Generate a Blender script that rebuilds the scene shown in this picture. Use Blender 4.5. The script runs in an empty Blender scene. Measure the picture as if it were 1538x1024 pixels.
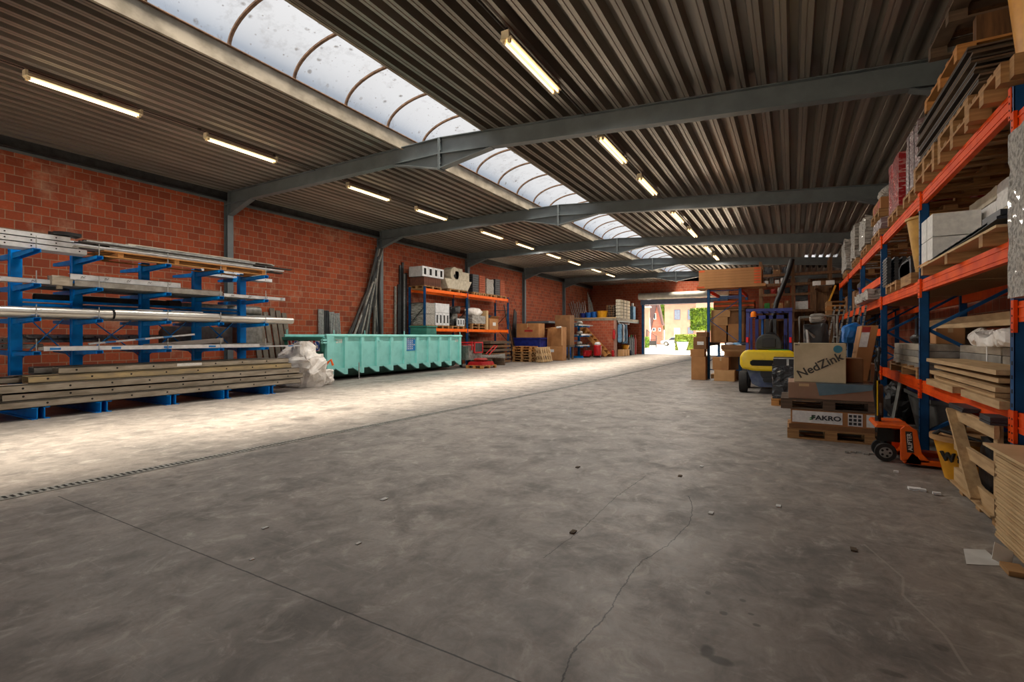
import bpy, math, random
from mathutils import Vector, Matrix, Euler, noise
sc=bpy.context.scene; COL=sc.collection; PI=math.pi
R=random.Random(7)
def lin(c): 
    c=c/255.0
    return c/12.92 if c<=.04045 else ((c+.055)/1.055)**2.4
def rgb(c): return (lin(c[0]),lin(c[1]),lin(c[2]),1)
# ---------------------------------------------------------------- materials
def nt_new(name):
    m=bpy.data.materials.new(name); m.use_nodes=True; nt=m.node_tree; nt.nodes.clear()
    o=nt.nodes.new('ShaderNodeOutputMaterial'); b=nt.nodes.new('ShaderNodeBsdfPrincipled')
    nt.links.new(b.outputs[0],o.inputs[0]); return m,nt,b,o
def N(nt,t,**k):
    n=nt.nodes.new('ShaderNode'+t)
    for a,v in k.items():
        if a in n.inputs.keys() if isinstance(a,str) else False: n.inputs[a].default_value=v
        else: setattr(n,a,v)
    return n
def setin(n,i,v):
    n.inputs[i].default_value=v
def mathn(nt,op,a,b=None,c=None):
    n=nt.nodes.new('ShaderNodeMath'); n.operation=op
    for i,v in enumerate((a,b,c)):
        if v is None: continue
        if isinstance(v,(int,float)): n.inputs[i].default_value=v
        else: nt.links.new(v,n.inputs[i])
    return n.outputs[0]
def mixc(nt,f,a,b):
    n=nt.nodes.new('ShaderNodeMix'); n.data_type='RGBA'
    for i,v in ((0,f),(6,a),(7,b)):
        if isinstance(v,(int,float,tuple)): n.inputs[i].default_value=v
        else: nt.links.new(v,n.inputs[i])
    return n.outputs[2]
def mapr(nt,v,a,b,c=0.,d=1.):
    n=nt.nodes.new('ShaderNodeMapRange'); nt.links.new(v,n.inputs[0])
    for i,x in enumerate((a,b,c,d)): n.inputs[i+1].default_value=x
    return n.outputs[0]
def noisen(nt,vec,scale,detail=4,rough=.55,dist=0):
    n=nt.nodes.new('ShaderNodeTexNoise'); n.inputs['Scale'].default_value=scale
    n.inputs['Detail'].default_value=detail; n.inputs['Roughness'].default_value=rough; n.inputs['Distortion'].default_value=dist
    if vec is not None: nt.links.new(vec,n.inputs['Vector'])
    return n.outputs[0]
def coords(nt,scale=(1,1,1),kind='Object'):
    tc=nt.nodes.new('ShaderNodeTexCoord'); mp=nt.nodes.new('ShaderNodeMapping')
    mp.inputs['Scale'].default_value=scale; nt.links.new(tc.outputs[kind],mp.inputs[0]); return mp.outputs[0]
def bumpn(nt,b,h,strength=.3,dist=.01):
    n=nt.nodes.new('ShaderNodeBump'); n.inputs['Strength'].default_value=strength; n.inputs['Distance'].default_value=dist
    nt.links.new(h,n.inputs['Height']); nt.links.new(n.outputs[0],b.inputs['Normal'])
M={}
def mat(name,c1,c2=None,rough=.55,metal=0,scale=6,sx=(1,1,1),bump=0,lo=.35,hi=.65,coat=0,bd=.01,detail=4,rot=None):
    m,nt,b,o=nt_new(name)
    if c2 is None: c2=tuple(v*.82 for v in c1)
    v=coords(nt,sx)
    if rot: v.node.inputs['Rotation'].default_value=rot
    n=noisen(nt,v,scale,detail)
    f=mapr(nt,n,lo,hi); nt.links.new(mixc(nt,f,rgb(c1),rgb(c2)),b.inputs['Base Color'])
    b.inputs['Roughness'].default_value=rough; b.inputs['Metallic'].default_value=metal
    if coat: b.inputs['Coat Weight'].default_value=coat
    if bump: bumpn(nt,b,n,bump,bd)
    M[name]=m; return m
def emis(name,col,st):
    m,nt,b,o=nt_new(name); b.inputs['Base Color'].default_value=rgb(col); b.inputs['Emission Color'].default_value=rgb(col); b.inputs['Emission Strength'].default_value=st
    M[name]=m; return m
mat('steel_paint',(100,109,113),(88,97,101),.42,.0,3)
mat('deck_steel',(158,152,142),(118,112,104),.3,.5,.8,(1,.12,1))
mat('galv',(190,192,190),(150,152,150),.35,.6,14)
mat('galv_dull',(150,150,144),(112,112,106),.5,.3,9)
mat('curb',(150,142,128),(116,108,94),.75,0,5,(1,.6,1),bump=.2)
mat('blue_rack',(0,138,226),(0,112,196),.4,0,4)
mat('navy_rack',(26,84,136),(20,64,108),.45,0,4)
mat('orange_beam',(236,86,0),(212,64,0),.6,0,4)
mat('orange_beam_left',(250,112,24),(232,96,20),.42,0,4)
mat('orange_jack',(246,108,0),(226,90,0),.38,0,4,coat=.3)
mat('pallet_wood',(176,134,84),(128,92,54),.8,0,3,(1,1,8),bump=.2)
mat('pallet_dark',(104,84,66),(70,56,44),.85,0,3,(1,1,8),bump=.2)
mat('pallet_amber',(196,138,74),(160,108,54),.75,0,3,(1,1,6),bump=.2)
mat('new_wood',(196,164,120),(168,136,94),.7,0,4,(6,.7,6),bump=.15)
mat('timber_brown',(120,84,50),(84,56,32),.8,0,4,(6,6,.6),bump=.2)
mat('chipboard',(170,136,92),(140,108,70),.85,0,60)
mat('plywood',(205,176,132),(190,158,112),.75,0,3,(1,1,14))
mat('plywood_gap',(140,108,70),(110,84,54),.8)
mat('cardboard',(176,126,78),(158,110,66),.85,0,3)
mat('cardboard_dark',(134,94,58),(112,78,48),.85,0,3)
mat('cardboard_light',(196,152,104),(180,136,88),.85,0,3)
mat('carton_orange_print',(214,92,40),(190,74,30),.8)
mat('tape',(190,160,120),(180,150,110),.3)
mat('white_label',(226,226,222),(206,206,204),.6,0,20)
mat('white_profile',(222,224,226),(196,198,200),.45,.15,7)
mat('grey_profile',(168,164,156),(134,130,122),.45,.35,6)
mat('zinc',(206,204,198),(176,172,164),.34,.75,3,(1,.3,1))
mat('dark_tube',(70,64,60),(50,46,42),.45,.2,5)
mat('dark_metal',(66,68,70),(46,48,50),.45,.3,5)
mat('formwork',(176,166,150),(138,128,112),.65,.15,4,(3,.7,3),bump=.15)
mat('formwork_yellow',(188,166,122),(148,134,110),.65,.1,4,(3,.7,3),bump=.15)
mat('hole',(16,14,12),(10,9,8),.9)
mat('black',(24,24,25),(16,16,17),.5)
mat('black_gloss',(18,18,20),(12,12,13),.18)
mat('rubber',(38,36,34),(28,26,25),.8,0,20)
mat('teal',(142,214,208),(124,196,190),.5,0,3,lo=.45,hi=.75)
mat('teal_dark',(58,128,112),(46,104,92),.55,0,3)
mat('teal_under',(56,96,88),(44,76,70),.7,0,4)
mat('rust',(120,92,70),(84,62,46),.85,0,12,bump=.3)
mat('red',(196,28,34),(164,20,26),.4)
mat('red_dull',(170,46,38),(140,36,30),.6)
mat('white',(232,232,230),(212,212,210),.5)
mat('sign_white',(226,222,214),(206,200,190),.4)
mat('sign_blue',(28,84,170),(24,70,150),.4)
mat('label_blue',(30,130,200),(24,110,180),.5)
mat('yellow_paint',(226,194,10),(198,164,8),.35,0,5,lo=.5,hi=.8,coat=.2)
mat('yellow_tub',(222,158,22),(198,134,16),.45)
mat('tan_tub',(196,150,62),(166,122,46),.55)
mat('fork_blue',(40,52,130),(30,38,96),.5,0,5)
mat('fork_chassis',(88,100,118),(54,66,104),.6,0,6,bump=.2)
mat('seat_black',(58,60,60),(46,48,48),.6)
mat('beacon',(240,130,10),(220,110,8),.25)
mat('film_clear',(178,174,166),(110,106,98),.46,0,5,(1,7,7),bump=.9,lo=.42,hi=.62,bd=.03,detail=6,rot=(.5,.6,.7),coat=.1)
mat('film_white',(240,236,230),(214,208,200),.4,0,4,bump=1.0,bd=.05,detail=6)
mat('film_red',(160,30,34),(206,160,154),.25,0,6,(1,6,6),rot=(.5,.6,.7),coat=.5,bump=.9,lo=.52,hi=.64,bd=.02,detail=6)
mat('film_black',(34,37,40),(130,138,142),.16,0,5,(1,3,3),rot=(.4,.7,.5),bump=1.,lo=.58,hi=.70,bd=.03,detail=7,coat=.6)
mat('film_purple',(128,106,108),(190,180,178),.25,0,5,(1,6,6),rot=(.5,.6,.7),lo=.5,hi=.64,bump=.7,bd=.02)
mat('blue_tarp',(20,120,200),(14,90,165),.35,0,5,bump=.8,bd=.03)
mat('blue_plastic',(30,104,190),(24,86,160),.35)
mat('deep_blue',(20,44,130),(14,32,100),.4)
mat('crate_cream',(196,182,152),(172,158,128),.8,0,3,bump=.15)
mat('stencil',(72,68,62),(58,54,50),.8)
mat('sticker_teal',(50,128,148),(40,108,128),.5)
mat('kraft',(150,118,96),(132,102,82),.75,0,2)
mat('film_blue_grey',(104,128,140),(88,112,124),.2,0,5,bump=.4)
mat('green_logo',(60,150,60),(50,130,50),.6)
mat('grey_bin',(104,104,100),(84,84,80),.65,0,5)
mat('slate',(48,52,58),(36,38,44),.5,0,6)
mat('stone_slab',(120,112,100),(92,84,74),.8,0,5,bump=.3)
mat('cement_grey',(176,176,174),(150,150,148),.8,0,6)
mat('roof_tile_brown',(110,66,48),(84,50,38),.8,0,6)
mat('terracotta',(176,92,58),(150,74,46),.8,0,8)
mat('stone_white',(200,192,172),(172,162,142),.8,0,6,bump=.4)
mat('cloth_blue',(120,160,190),(90,130,165),.9,0,6)
mat('cloth_dark',(44,46,60),(30,32,44),.9,0,6)
mat('cloth_white',(214,214,220),(190,190,200),.9,0,6)
mat('lamp_body',(226,214,184),(206,194,164),.4)
mat('conduit',(70,66,60),(56,52,48),.5)
mat('pavement',(232,226,216),(220,214,204),.9,0,1)
mat('leaf',(100,136,14),(44,80,10),.7,0,3,bump=.3)
mat('leaf_hedge',(120,140,40),(82,106,26),.7,0,3,bump=.3)
mat('bark',(96,80,62),(70,58,44),.9)
mat('render_pink',(172,136,122),(162,126,112),.9,0,1)
mat('roof_slate',(84,66,68),(68,54,56),.8,0,6)
mat('car_white',(150,154,164),(140,144,154),.2,0,1,coat=.6)
mat('dark_glass',(46,56,70),(36,44,56),.1)
mat('window_glass',(110,124,146),(90,102,124),.1)
mat('planter_white',(226,226,226),(214,214,214),.4)
mat('shutter_blue',(96,104,124),(84,92,112),.45,.2,4)
mat('shutter_white',(196,194,184),(176,174,164),.5,.1,4)
mat('gate_black',(40,42,46),(30,32,36),.5)
mat('paper',(206,206,202),(188,188,184),.8)
mat('gas_grey',(120,124,126),(100,104,106),.45)
emis('tube_glow',(255,222,170),3.6)
emis('tail_red',(200,12,12),.15)
for k_ in ('orange_beam','orange_beam_left','navy_rack','blue_rack'): M[k_].node_tree.nodes['Principled BSDF'].inputs['Specular IOR Level'].default_value=.2
# brick
def brick(name,swap,c1,c2,mortar,bright=1.0,w=.3,h=.2):
    m,nt,b,o=nt_new(name)
    tc=nt.nodes.new('ShaderNodeTexCoord'); sp=nt.nodes.new('ShaderNodeSeparateXYZ'); cb=nt.nodes.new('ShaderNodeCombineXYZ')
    nt.links.new(tc.outputs['Object'],sp.inputs[0]); nt.links.new(sp.outputs['Y' if swap else 'X'],cb.inputs[0]); nt.links.new(sp.outputs['Z'],cb.inputs[1])
    bt=nt.nodes.new('ShaderNodeTexBrick'); nt.links.new(cb.outputs[0],bt.inputs[0])
    bt.inputs['Scale'].default_value=1; bt.inputs['Brick Width'].default_value=w; bt.inputs['Row Height'].default_value=h
    bt.inputs['Mortar Size'].default_value=.009*h/.2+.001; bt.inputs['Mortar Smooth'].default_value=.3; bt.inputs['Bias'].default_value=-.1
    bt.inputs['Color1'].default_value=rgb(c1); bt.inputs['Color2'].default_value=rgb(c2); bt.inputs['Mortar'].default_value=rgb(mortar)
    n1=noisen(nt,tc.outputs['Object'],1.1,6,.65); n2=noisen(nt,tc.outputs['Object'],18,3)
    col=mixc(nt,mapr(nt,n1,.57,.72,0,.5),bt.outputs[0],rgb((196,150,122)))
    col=mixc(nt,mapr(nt,n2,.3,.7,0,.28),col,rgb((96,46,28)))
    nt.links.new(col,b.inputs['Base Color']); b.inputs['Roughness'].default_value=.85
    h=mathn(nt,'SUBTRACT',mathn(nt,'MULTIPLY',n2,.3),bt.outputs[1]); bumpn(nt,b,h,.6,.01)
    M[name]=m
brick('brick_wall',True,(170,78,42),(126,54,30),(158,126,102))
brick('brick_cross',False,(176,88,58),(146,66,42),(166,126,102))
brick('brick_house',False,(168,104,90),(150,88,76),(170,130,118),w=.6,h=.2)
# translucent skylight sheet: lets daylight through, speckled with dirt
def sheet_mat():
    m,nt,b,o=nt_new('polycarbonate'); v=coords(nt)
    n=noisen(nt,v,7,5,.6); n2=noisen(nt,v,2.2,5,.7)
    vo=nt.nodes.new('ShaderNodeTexVoronoi'); vo.inputs['Scale'].default_value=3.6; nt.links.new(v,vo.inputs[0])
    vo.inputs['Randomness'].default_value=1
    sp=mathn(nt,'MULTIPLY',mapr(nt,vo.outputs['Distance'],.08,.2,1,0),mapr(nt,n,.4,.55))
    v2=nt.nodes.new('ShaderNodeTexVoronoi'); v2.inputs['Scale'].default_value=8.5; nt.links.new(v,v2.inputs[0])
    sp=mathn(nt,'MAXIMUM',sp,mathn(nt,'MULTIPLY',mapr(nt,v2.outputs['Distance'],.06,.17,.9,0),mapr(nt,n,.42,.56)))
    sp=mathn(nt,'MAXIMUM',sp,mapr(nt,n2,.54,.72,0,.4))
    tr=nt.nodes.new('ShaderNodeBsdfTransparent'); tl=nt.nodes.new('ShaderNodeBsdfTranslucent'); df=nt.nodes.new('ShaderNodeBsdfDiffuse')
    tr.inputs[0].default_value=(.82,.86,.9,1)
    tl.inputs[0].default_value=(.8,.83,.86,1); df.inputs[0].default_value=rgb((150,146,140))
    mx=nt.nodes.new('ShaderNodeMixShader'); mx.inputs[0].default_value=.07
    nt.links.new(tr.outputs[0],mx.inputs[1]); nt.links.new(tl.outputs[0],mx.inputs[2])
    m2=nt.nodes.new('ShaderNodeMixShader'); nt.links.new(mathn(nt,'MULTIPLY',sp,.72),m2.inputs[0]); nt.links.new(mx.outputs[0],m2.inputs[1]); nt.links.new(df.outputs[0],m2.inputs[2])
    nt.links.new(m2.outputs[0],o.inputs[0]); nt.nodes.remove(b); M['polycarbonate']=m
sheet_mat()
# concrete floor
def floor_mat():
    m,nt,b,o=nt_new('concrete_floor'); tc=nt.nodes.new('ShaderNodeTexCoord'); P=tc.outputs['Object']
    sp=nt.nodes.new('ShaderNodeSeparateXYZ'); nt.links.new(P,sp.inputs[0]); x=sp.outputs[0]; y=sp.outputs[1]
    nb=noisen(nt,P,.45,6,.6,.2); nm=noisen(nt,P,2.1,7,.68,.3); nf=noisen(nt,P,26,5,.7)
    col=mixc(nt,mapr(nt,nb,.36,.66),rgb((156,148,140)),rgb((126,121,116)))
    col=mixc(nt,mapr(nt,nm,.48,.66,0,.62),col,rgb((80,78,76)))
    n3=noisen(nt,coords(nt,(1,.8,1)),5.5,6,.7,.8); col=mixc(nt,mapr(nt,n3,.5,.68,0,.5),col,rgb((78,75,72))); col=mixc(nt,mapr(nt,n3,.46,.3,0,.6),col,rgb((190,185,176)))
    col=mixc(nt,mapr(nt,nf,.35,.7,0,.3),col,rgb((98,92,84)))
    sc1=noisen(nt,coords(nt,(1.2,14,1)),1.6,4,.6,1.0)
    col=mixc(nt,mapr(nt,sc1,.62,.72,0,.25),col,rgb((178,170,158)))
    wig=mathn(nt,'MULTIPLY',mathn(nt,'SUBTRACT',noisen(nt,P,9,4,.7),.5),.05)
    def line(pts,w,r,strength,dark,wk=1.0):
        nonlocal col
        y0=pts[0][1]; y1=pts[-1][1]
        fc=nt.nodes.new('ShaderNodeFloatCurve'); nt.links.new(mapr(nt,y,y0,y1),fc.inputs[1]); cv=fc.mapping.curves[0]
        xs=[p[0] for p in pts]; a=min(xs)-.2; bb=max(xs)+.2
        P2=[((p[1]-y0)/(y1-y0),(p[0]-a)/(bb-a)) for p in pts]
        cv.points[0].location=P2[0]; cv.points[1].location=P2[-1]
        for q in P2[1:-1]: cv.points.new(*q)
        for q in cv.points: q.handle_type='VECTOR'
        fc.mapping.update()
        xc=mathn(nt,'ADD',mathn(nt,'MULTIPLY',fc.outputs[0],bb-a),a)
        d=mathn(nt,'ABSOLUTE',mathn(nt,'SUBTRACT',mathn(nt,'ADD',x,mathn(nt,'MULTIPLY',wig,wk)),xc))
        f=mapr(nt,d,w,w*r,strength,0)
        f=mathn(nt,'MULTIPLY',f,mathn(nt,'MULTIPLY',mathn(nt,'GREATER_THAN',y,y0),mathn(nt,'LESS_THAN',y,y1)))
        col=mixc(nt,f,col,rgb(dark))
    line([(-.81,1.0),(-.81,1.82),(-.85,1.98),(-.81,2.4),(-.83,2.77),(-.81,3.06),(-.73,3.35),(-.67,3.81),(-.70,4.17),(-.79,4.5)],.0022,2.6,.95,(36,33,30))
    line([(-1.37,2.78),(-1.33,3.29),(-1.34,4.16),(-1.28,4.95)],.002,2.6,.75,(52,48,44))
    line([(.64,2.7),(.62,3.0),(.52,3.35),(.56,3.6),(.42,4.05)],.004,2.2,.4,(176,170,160),.3)
    # saw-cut joint across the hall
    d=mathn(nt,'ABSOLUTE',mathn(nt,'SUBTRACT',mathn(nt,'ADD',y,mathn(nt,'MULTIPLY',wig,.25)),1.735))
    j=mathn(nt,'MULTIPLY',mapr(nt,d,.0028,.006,1,0),mathn(nt,'GREATER_THAN',x,-5.6)); col=mixc(nt,j,col,rgb((30,28,26)))
    # oil spots and stains with their own outline
    for (sx,sy,rx,ry,a) in [(-.4,2.85,.016,.02,.7),(-.3,2.68,.02,.02,.7),(-.23,2.86,.018,.016,.6),(-.18,2.74,.014,.012,.6),(-.15,2.65,.02,.014,.65),(-.33,2.32,.03,.05,.75),(-.27,2.28,.05,.03,.75),(.13,3.15,.08,.06,.3),(.58,2.87,.03,.03,.4),(.36,2.55,.05,.02,.45),(.05,3.0,.06,.05,.3),(-1.1,2.2,.18,.14,.28),(-.5,4.2,.3,.22,.25),(-7.6,6.6,.25,.5,.35),(-7.3,5.5,.2,.2,.4),(-11.0,11.6,.12,.6,.5),(-11.7,14.6,.16,.3,.6),(-2.2,3.2,.35,.3,.22),(-3.2,2.6,.4,.3,.2)]:
        ex=mathn(nt,'DIVIDE',mathn(nt,'ADD',mathn(nt,'SUBTRACT',x,sx),mathn(nt,'MULTIPLY',wig,.6)),rx); ey=mathn(nt,'DIVIDE',mathn(nt,'SUBTRACT',y,sy),ry)
        q=mathn(nt,'ADD',mathn(nt,'MULTIPLY',ex,ex),mathn(nt,'MULTIPLY',ey,ey)); col=mixc(nt,mapr(nt,q,.5,1.3,a,0),col,rgb((52,48,44)))
    nt.links.new(col,b.inputs['Base Color']); nt.links.new(mapr(nt,nm,.3,.7,.42,.66),b.inputs['Roughness'])
    b.inputs['Specular IOR Level'].default_value=.4
    h=mathn(nt,'ADD',mathn(nt,'MULTIPLY',nf,.3),mathn(nt,'MULTIPLY',nm,.7)); bumpn(nt,b,h,.12,.006)
    M['concrete_floor']=m
floor_mat()
# ---------------------------------------------------------------- shapes: (verts, faces, material index)
def bx(x0,y0,z0,x1,y1,z1,mi=0):
    x0,x1=min(x0,x1),max(x0,x1); y0,y1=min(y0,y1),max(y0,y1); z0,z1=min(z0,z1),max(z0,z1)
    v=[(x,y,z) for z in (z0,z1) for y in (y0,y1) for x in (x0,x1)]
    return (v,[(0,2,3,1),(4,5,7,6),(0,1,5,4),(2,6,7,3),(0,4,6,2),(1,3,7,5)],mi)
def tr(s,loc=(0,0,0),rot=(0,0,0)):
    m=Matrix.Translation(loc)@Euler(rot).to_matrix().to_4x4()
    return ([tuple(m@Vector(p)) for p in s[0]],s[1],s[2])
def ob(c,size,rot=(0,0,0),mi=0):
    a,b,d=[k/2 for k in size]; return tr(bx(-a,-b,-d,a,b,d,mi),c,rot)
def frame(p,q,up=(0,0,1)):
    w=(Vector(q)-Vector(p)); L=w.length; w.normalize(); u=Vector(up)
    if abs(w.dot(u))>.99: u=Vector((0,1,0)) if abs(w.y)<.9 else Vector((1,0,0))
    r=w.cross(u).normalized(); u=r.cross(w).normalized(); return w,r,u,L
def bar(p,q,w,h,up=(0,0,1),mi=0):
    d,r,u,L=frame(p,q,up); V=[]
    for o in (Vector(p),Vector(q)):
        for a,b in ((-1,-1),(1,-1),(1,1),(-1,1)): V.append(tuple(o+r*(a*w/2)+u*(b*h/2)))
    return (V,[(0,1,2,3),(7,6,5,4),(0,4,5,1),(1,5,6,2),(2,6,7,3),(3,7,4,0)],mi)
def cy(p,q,r,n=12,r2=None,mi=0,caps=True):
    if r2 is None: r2=r
    d,a,b,L=frame(p,q); V=[]
    for o,rr in ((Vector(p),r),(Vector(q),r2)):
        for i in range(n):
            t=2*PI*i/n; V.append(tuple(o+a*(rr*math.cos(t))+b*(rr*math.sin(t))))
    F=[(i,(i+1)%n,n+(i+1)%n,n+i) for i in range(n)]
    if caps: F+=[tuple(range(n))[::-1],tuple(range(n,2*n))]
    return (V,F,mi)
def pipe(p,q,r,t,n=14,mi=0):          # open tube with wall thickness
    d,a,b,L=frame(p,q); V=[]
    for o,rr in ((Vector(p),r),(Vector(q),r),(Vector(q),r-t),(Vector(p),r-t)):
        for i in range(n):
            k=2*PI*i/n; V.append(tuple(o+a*(rr*math.cos(k))+b*(rr*math.sin(k))))
    F=[(g*n+i,g*n+(i+1)%n,((g+1)%4)*n+(i+1)%n,((g+1)%4)*n+i) for g in range(4) for i in range(n)]
    return (V,F,mi)
def tube(pts,r,n=8,mi=0):
    V=[];F=[];P=[Vector(p) for p in pts]
    D0=P[-1]-P[0]; vert=abs(D0.z)>.6*D0.length and D0.length>1e-3
    for k,p in enumerate(P):
        d=(P[min(k+1,len(P)-1)]-P[max(k-1,0)]).normalized(); u=Vector((0,1,0)) if vert else (Vector((0,0,1)) if abs(d.z)<.95 else Vector((1,0,0)))
        a=d.cross(u).normalized(); b=a.cross(d).normalized()
        for i in range(n):
            t=2*PI*i/n; V.append(tuple(p+a*(r*math.cos(t))+b*(r*math.sin(t))))
    for k in range(len(P)-1):
        for i in range(n): F.append((k*n+i,k*n+(i+1)%n,(k+1)*n+(i+1)%n,(k+1)*n+i))
    F+=[tuple(range(n))[::-1],tuple(range((len(P)-1)*n,len(P)*n))]
    return (V,F,mi)
def pr(poly,ax,a,b,mi=0):
    def P(u,v,w): return {'x':(w,u,v),'y':(u,w,v),'z':(u,v,w)}[ax]
    n=len(poly); V=[P(u,v,a) for u,v in poly]+[P(u,v,b) for u,v in poly]
    return (V,[(i,(i+1)%n,n+(i+1)%n,n+i) for i in range(n)]+[tuple(range(n))[::-1],tuple(range(n,2*n))],mi)
def lathe(prof,n=20,c=(0,0,0),mi=0,sx=1,sy=1):
    V=[];F=[]
    for r,z in prof:
        for i in range(n):
            t=2*PI*i/n; V.append((c[0]+r*sx*math.cos(t),c[1]+r*sy*math.sin(t),c[2]+z))
    for k in range(len(prof)-1):
        for i in range(n): F.append((k*n+i,k*n+(i+1)%n,(k+1)*n+(i+1)%n,(k+1)*n+i))
    F+=[tuple(range(n))[::-1],tuple(range((len(prof)-1)*n,len(prof)*n))]
    return (V,F,mi)
def crump(x0,y0,z0,x1,y1,z1,seed=0,amp=.04,n=8,rnd=.0,fr=4.,mi=0,flat=True):
    V=[];F=[];idx={}
    cx,cy_,cz=(x0+x1)/2,(y0+y1)/2,(z0+z1)/2; hx,hy,hz=(x1-x0)/2,(y1-y0)/2,(z1-z0)/2
    def vert(i,j,k):
        if (i,j,k) in idx: return idx[(i,j,k)]
        p=Vector((2*i/n-1,2*j/n-1,2*k/n-1))
        if rnd: p=p.lerp(p.normalized()*1.05,rnd)
        q=Vector((cx+p.x*hx,cy_+p.y*hy,cz+p.z*hz)); nv=noise.noise_vector(q*fr+Vector((seed*7.3,seed,0)))+noise.noise_vector(q*fr*2.7+Vector((seed,0,3)))*.5
        q+=nv*amp
        if flat: q.z=max(z0,q.z)
        q.x=min(max(q.x,x0),x1); q.y=min(max(q.y,y0),y1); q.z=min(max(q.z,z0),z1+amp)
        idx[(i,j,k)]=len(V); V.append(tuple(q)); return idx[(i,j,k)]
    for a in range(n):
        for b in range(n):
            F.append((vert(a,b,0),vert(a,b+1,0),vert(a+1,b+1,0),vert(a+1,b,0)))
            F.append((vert(a,b,n),vert(a+1,b,n),vert(a+1,b+1,n),vert(a,b+1,n)))
            F.append((vert(a,0,b),vert(a+1,0,b),vert(a+1,0,b+1),vert(a,0,b+1)))
            F.append((vert(a,n,b),vert(a,n,b+1),vert(a+1,n,b+1),vert(a+1,n,b)))
            F.append((vert(0,a,b),vert(0,a,b+1),vert(0,a+1,b+1),vert(0,a+1,b)))
            F.append((vert(n,a,b),vert(n,a+1,b),vert(n,a+1,b+1),vert(n,a,b+1)))
    return (V,F,mi)
# ---------------------------------------------------------------- objects
def build(name,mats,shapes):
    if isinstance(mats,str): mats=[mats]
    V=[];F=[];MI=[]
    for s in shapes:
        o=len(V); V+=s[0]
        for f in s[1]: F.append(tuple(i+o for i in f)); MI.append(s[2])
    me=bpy.data.meshes.new(name); me.from_pydata(V,[],F)
    for k in mats: me.materials.append(M[k])
    me.polygons.foreach_set('material_index',MI); me.update(); 
    return me
def mesh(name,parent,mats,shapes,bevel=0,smooth=False,label=None,stuff=False):
    me=build(name,mats,shapes)
    o=bpy.data.objects.new(name,me); COL.objects.link(o)
    if parent is not None: o.parent=parent
    import bmesh
    bm=bmesh.new(); bm.from_mesh(me); bmesh.ops.recalc_face_normals(bm,faces=bm.faces); bm.to_mesh(me); bm.free()
    if smooth:
        for p in me.polygons: p.use_smooth=True
        try: me.set_sharp_from_angle(angle=R_SM)
        except Exception: pass
    if bevel:
        b=o.modifiers.new('bevel','BEVEL'); b.width=bevel; b.segments=2; b.limit_method='ANGLE'
    if label: o['label']=label
    if stuff: o['kind']='stuff'
    return o
R_SM=math.radians(38)
USED={}
def tag(o,label,cat,group=None):
    o['label']=label; o['category']=cat
    if group: o['group']=group
    return o
def T(name,label,cat,loc=(0,0,0),rz=0,group=None,rot=None):
    o=bpy.data.objects.new(name,None); o.empty_display_size=.2; COL.objects.link(o)
    o.location=loc; o.rotation_euler=rot if rot else (0,0,rz); return tag(o,label,cat,group)
def S(name,mats,shapes,label,cat,group=None,**k):   # a thing that is one mesh
    return tag(mesh(name,None,mats,shapes,**k),label,cat,group)
def ST(name,mats,shapes,**k):
    o=mesh(name,None,mats,shapes,**k); o['kind']='structure'; return o
def dup(o,loc=None,rz=None,label=None,parent=None):
    kids=KIDS.get(o.name)
    c=o.copy(); COL.objects.link(c); c.parent=parent
    if loc is not None: c.location=loc
    if rz is not None: c.rotation_euler=(0,0,rz)
    if label: c['label']=label
    for ch in list(o.children): dup(ch,parent=c)
    return c
KIDS={}
def text(name,parent,s,matn,loc,rot,size,ext=.002,off=0,sx=1.0):
    cu=bpy.data.curves.new(name,'FONT'); cu.body=s; cu.size=size; cu.extrude=ext; cu.offset=off; cu.align_x='CENTER'; cu.align_y='CENTER'
    tmp=bpy.data.objects.new(name,cu); COL.objects.link(tmp); bpy.context.view_layer.update()
    me=bpy.data.meshes.new_from_object(tmp.evaluated_get(bpy.context.evaluated_depsgraph_get())); bpy.data.objects.remove(tmp); bpy.data.curves.remove(cu)
    me.materials.clear(); me.materials.append(M[matn])
    o=bpy.data.objects.new(name,me); COL.objects.link(o); o.parent=parent; o.location=loc; o.rotation_euler=rot; o.scale=(sx,1,1); return o
FRONT=(PI/2,0,0)        # lettering that faces -Y
RIGHTF=(PI/2,0,PI/2)    # lettering that faces +X
LEFTF=(PI/2,0,-PI/2)    # lettering that faces -X
ORD=['nearest the camera','second from the camera','third from the camera','fourth from the camera','fifth from the camera','sixth from the camera','seventh from the camera','eighth from the camera','ninth from the camera','tenth from the camera']
SKY_H=3.0; SKY_Z=.42; SUN_E=20; SUN_A=34; SUN_D=(-.27,.10,-1); LAMP_W=68; EXPO=0.5
# ---------------------------------------------------------------- the hall
WX=-15.0; EX=2.75; Y0=-7.0; Y1=40.0; FR=[1.7,8.6,14.9,21.2,27.5,33.8]
def ztop(x): return 5.8 if x<-6.75 else 5.8-.0764*(x+6.75)
ST('floor','concrete_floor',[bx(WX-.3,Y0-.3,-.25,EX+.3,Y1+.4,0)])
ST('wall_left','brick_wall',[bx(WX-.3,Y0,0,WX,Y1,5.52)])
ST('wall_right','brick_wall',[bx(EX,Y0,0,EX+.3,Y1,5.2)])
# far wall with the open gate
ST('wall_far','brick_cross',[bx(WX-.3,Y1,0,-10.6,Y1+.3,6.2),bx(-4.3,Y1,0,EX+.3,Y1+.3,6.0),bx(-10.6,Y1,4.55,-4.3,Y1+.3,6.2)])
# wall behind the camera; its wide open gate is added to let daylight in
ST('wall_back','brick_cross',[bx(WX-.3,Y0-.3,0,-11,Y0,6.2),bx(-2.5,Y0-.3,0,EX+.3,Y0,6.0),bx(-11,Y0-.3,4.1,-2.5,Y0,6.2)])
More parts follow.
